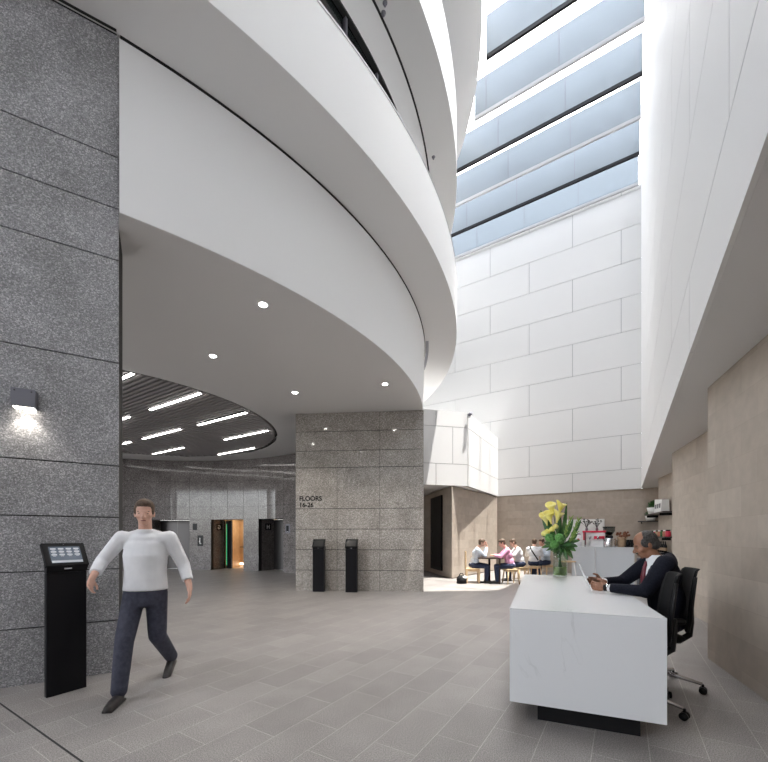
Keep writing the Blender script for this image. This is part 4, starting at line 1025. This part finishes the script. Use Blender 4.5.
# --- bouquet on the desk
VQ = unproj(560,577,.87); VQ.z = .871
vs = thing('glass_vase', 'tall clear glass vase with green water on the desk', 'vase', tuple(VQ))
MB().lathe([(.0,.0),(.088,0),(.092,.01),(.086,.12),(.082,.25),(.088,.40),(.092,.40),(.086,.25),(.090,.12),(.089,.025),(0,.02)],n=32).build('glass', M['vase'], vs)
MB().lathe([(0,.026),(.084,.026),(.083,.12),(.082,.14),(0,.14)],n=28).build('water', M['water'], vs)
def blade(b, base, tip, w, bend, side=None, m=0, n=10):
    """a leaf with a folded mid rib"""
    base = V(base); tip = V(tip); d = tip-base; s = (V(side) if side else d.cross(V((-.4,-1,0)))).normalized()
    rs = []
    for i in range(n+1):
        t = i/n; c = base+d*t+V(bend)*(t*t) ; h = w*(sin(pi*min(1,t*.92+.06))**.8)
        u = s.cross(d).normalized()*h*.25
        rs.append([c-s*h+u, c, c+s*h+u])
    vs_ = [p for r in rs for p in r]; k = len(b.v)
    fs = []
    for i in range(n):
        for j in range(2): fs.append((i*3+j,i*3+j+1,(i+1)*3+j+1,(i+1)*3+j))
    b.add(vs_, fs, m, True); return b
def solid(o, th=.002):
    md = o.modifiers.new('solid','SOLIDIFY'); md.thickness = th; return o
RX = V((.825,-.565,0)).normalized()       # picture right at the vase
RY = V((RX.y,-RX.x,0))                    # towards the viewer
def bp(x, z, y=0): return VQ+RX*x+RY*y+UP*z     # x, z as seen; y towards viewer
foot = lambda i: VQ+V((.04*cos(i*2.4),.04*sin(i*2.4),.04))
def flower_thing(name, label, cat, group): 
    return thing(name, label, cat, (VQ.x,VQ.y,VQ.z), 0, group)
OFF = VQ.copy()
L0 = lambda p: V(p)-OFF
def stem(par, i, tip, r=.006, m='green'):
    b = MB(); f = L0(foot(i)); t = L0(tip); mid = (f*.45+t*.55); mid.x *= .72; mid.y *= .72
    nk = V((0,0,.36))+V((f.x,f.y,0))*-.6
    b.tube([f, nk, mid, t], [r,r,r,r*.8]); return b.build('stem', M[m], par)
lil = [(-.035,.97,.02,'uppermost left of the yellow calla lilies'),(.045,.985,-.02,'uppermost right of the yellow calla lilies'),(-.135,.83,.03,'leftmost yellow calla lily, opening to the left'),(-.06,.85,.06,'yellow calla lily left of centre, below the uppermost pair'),(.02,.86,.05,'yellow calla lily in the middle, below the uppermost pair')]
for i,(x,z,y,lb) in enumerate(lil):
    t = flower_thing('calla_lily', lb, 'flower', 'yellow calla lilies in the vase'); tip = bp(x*.8-.05,z-.12,y); stem(t, i, tip)
    b = MB(); rs = []; dx = RX*(-.25 if x < -.02 else .22)+RY*.2; ax = (UP+dx).normalized(); s1 = ax.orthogonal().normalized(); s2 = ax.cross(s1)
    for k in range(9):
        q = k/8; r = .010+.052*q**1.6; c = L0(tip)+ax*.14*q
        r_ = []
        for j in range(18):
            a = 2*pi*j/18; lip = .055*max(0,cos(a-(.7 if x<0 else 2.4)))*q**3; fl = 1+.35*q**4*(cos(a)*.5+.5)
            r_.append(c+(s1*cos(a)+s2*sin(a))*r*fl+ax*lip)
        rs.append(r_)
    b.rings(rs, caps=False); solid(b.build('petal', M['yellow'], t), .003)
    MB().tube([L0(tip)+ax*.03, L0(tip)+ax*.12], [.008,.006]).build('spadix', M['yellow'], t)
for i,(x,z,y,lb) in enumerate([(-.15,.60,.08,'left one of the small yellow rosebuds'),(-.085,.63,.1,'middle one of the small yellow rosebuds'),(-.20,.575,.05,'outermost left and lowest small yellow rosebud'),(-.045,.67,.06,'topmost right small yellow rosebud')]):
    t = flower_thing('rosebud', lb, 'flower', 'yellow rosebuds in the vase'); tip = bp(x,z,y); stem(t, i+5, tip, .004)
    b = MB(); c = L0(tip)
    for k in range(3): b.lathe([(.008,-.02),(.034-.006*k,.0+.004*k),(.037-.008*k,.03),(.022-.006*k,.05+.006*k)], c, 16, 0, False)
    solid(b.build('petals', M['yellow'], t), .002); MB().lathe([(.0,-.03),(.014,-.02),(.022,-.005),(.0,.0)], c, 10).build('calyx', M['green'], t)
for i,(x,z,y,lb) in enumerate([(-.09,.54,.25,'left round green flower head above the vase rim'),(.035,.54,.25,'right round green flower head above the vase rim'),(-.03,.45,.23,'lowest round green flower head at the vase rim')]):
    t = flower_thing('green_flower_head', lb, 'flower', 'round green flower heads in the vase'); tip = bp(x,z,y); stem(t, i+9, tip)
    b = MB(); rnd = random.Random(i+20); c = L0(tip)
    b.ell(c,.045)
    for k in range(110):
        u = rnd.uniform(-1,1); a = rnd.random()*6.28; d = V((sqrt(1-u*u)*cos(a),sqrt(1-u*u)*sin(a),u)); b.ell(c+d*.046,(.014,.014,.012),0,6,4)
    b.build('florets', M['green_mid'], t)
for i,(x,z,w,bx_,lb) in enumerate([(-.26,.93,.045,.0,'tallest broad leaf, leaning left of the lilies'),(-.16,.80,.04,.0,'second broad leaf, just right of the tallest'),(-.02,.98,.03,0,'upright broad leaf in the middle of the lilies'),(.075,1.02,.028,0,'upright narrow leaf right of the lilies')]):
    t = flower_thing('broad_leaf', lb, 'leaf', 'broad leaves in the vase')
    b = blade(MB(), L0(bp(.0+.1*x,.30,-.02-.01*i)), L0(bp(x,z,-.04-.01*i)), w, (0,0,0), RX+UP*(-x)); solid(b.build('blade', M['green'] if i%2 else M['green_dark'], t))
    stem(t, i+12, bp(.1*x,.31,-.02-.01*i), .005)
for i,(x,z,y,lb) in enumerate([(.135,.80,.0,'green budded spike, tallest on the right side'),(.235,.78,.03,'green budded spike, outermost on the right'),(.20,.60,.06,'green budded spike, lowest on the right'),(.10,.70,.05,'green budded spike, right of the yellow lilies')]):
    t = flower_thing('budded_spike', lb, 'flower', 'green budded spikes in the vase'); tip = bp(x,z,y); stem(t, i+16, tip, .005)
    b = MB(); c0 = L0(bp(x*.45,.42,y)); c1 = L0(tip); d = (c1-c0).normalized()
    for k in range(16):
        q = c0.lerp(c1,.35+.65*k/15); a = k*2.4; o = d.orthogonal().normalized(); o2 = d.cross(o); e = (o*cos(a)+o2*sin(a))*.6+d; e.normalize()
        b.cap(q+e*.008, q+e*.05, .010, .005, 0, 7)
    b.build('buds', M['green_soft'], t)
    b = MB(); blade(b, c0.lerp(c1,.3), c1+RX*.03-UP*.02, .022, (0,0,.02)); solid(b.build('blade', M['green'], t))
rnd = random.Random(11)
fol = [(-.24,.40),(-.20,.47),(-.16,.36),(.22,.42),(.20,.36),(.15,.50),(.10,.33),(-.09,.36),(.17,.26),(.12,.24),(-.05,.33),(.05,.34),(.24,.50),(.03,.44),(-.13,.43),(.0,.58),(.08,.58),(.16,.44)]
for i,(x,z) in enumerate(fol):
    t = flower_thing('arching_leaf', 'glossy green leaf arching out over the vase rim', 'leaf', 'arching leaves around the vase rim')
    y = .10+.06*rnd.random() if abs(x) < .14 else rnd.uniform(-.05,.1)
    b = MB()
    f = L0(foot(i+20)); b.tube([f, V((f.x*-.4,f.y*-.4,.36)), L0(bp(x*.2,.44,y*.3))], .004); b.build('stem', M['green_dark'], t)
    b = MB(); blade(b, L0(bp(x*.2,.43,y*.3)), L0(bp(x,z+.06,y)), .035, (0,0,-.06), (RX*(.4)+RY*-.1+UP*.8) if abs(x)>.1 else RX); solid(b.build('blade', M[('green','green_dark')[i%2]], t))

# ------------------------------------------------------------------ light and camera
w = bpy.data.worlds.new('World'); SC.world = w; w.use_nodes = True
wn = w.node_tree.nodes; wl_ = w.node_tree.links; bgd = wn['Background']
sky = wn.new('ShaderNodeTexSky'); sky.sky_type = 'NISHITA'; sky.sun_disc = False; sky.sun_elevation = radians(60); sky.sun_rotation = radians(40); sky.air_density = 1.0; sky.dust_density = 2.0; sky.ozone_density = .6
hs = wn.new('ShaderNodeHueSaturation'); hs.inputs['Saturation'].default_value = .22; wl_.new(sky.outputs[0], hs.inputs['Color']); wl_.new(hs.outputs[0], bgd.inputs[0]); bgd.inputs[1].default_value = SKY
SUN_FROM = V(SUNV).normalized()
sl = bpy.data.lights.new('sun','SUN'); sl.energy = SUNE; sl.angle = radians(.6); sl.color = (1,.96,.9)
so = bpy.data.objects.new('sun', sl); COL.objects.link(so); so.rotation_euler = SUN_FROM.to_track_quat('Z','Y').to_euler()
cam = bpy.data.cameras.new('camera'); co = bpy.data.objects.new('camera', cam); COL.objects.link(co)
co.location = (0,0,1.42); co.rotation_euler = (pi/2,0,0)
cam.sensor_fit = 'HORIZONTAL'; cam.sensor_width = 36; cam.lens = 36*385/768; cam.shift_x = 0; cam.shift_y = (537-381)/768
cam.clip_start = .05; cam.clip_end = 300
SC.camera = co
vs_ = SC.view_settings; vs_.view_transform = 'Standard'; vs_.look = 'None'; vs_.gamma = 1; vs_.exposure = EXPO; vs_.use_curve_mapping = False
SC.cycles.max_bounces = 10; SC.cycles.diffuse_bounces = 6; SC.cycles.glossy_bounces = 4; SC.cycles.transparent_max_bounces = 24; SC.cycles.caustics_reflective = False; SC.cycles.caustics_refractive = False
SC.cycles.sample_clamp_indirect = 6; SC.cycles.use_denoising = True
SC.cycles.use_light_tree = True
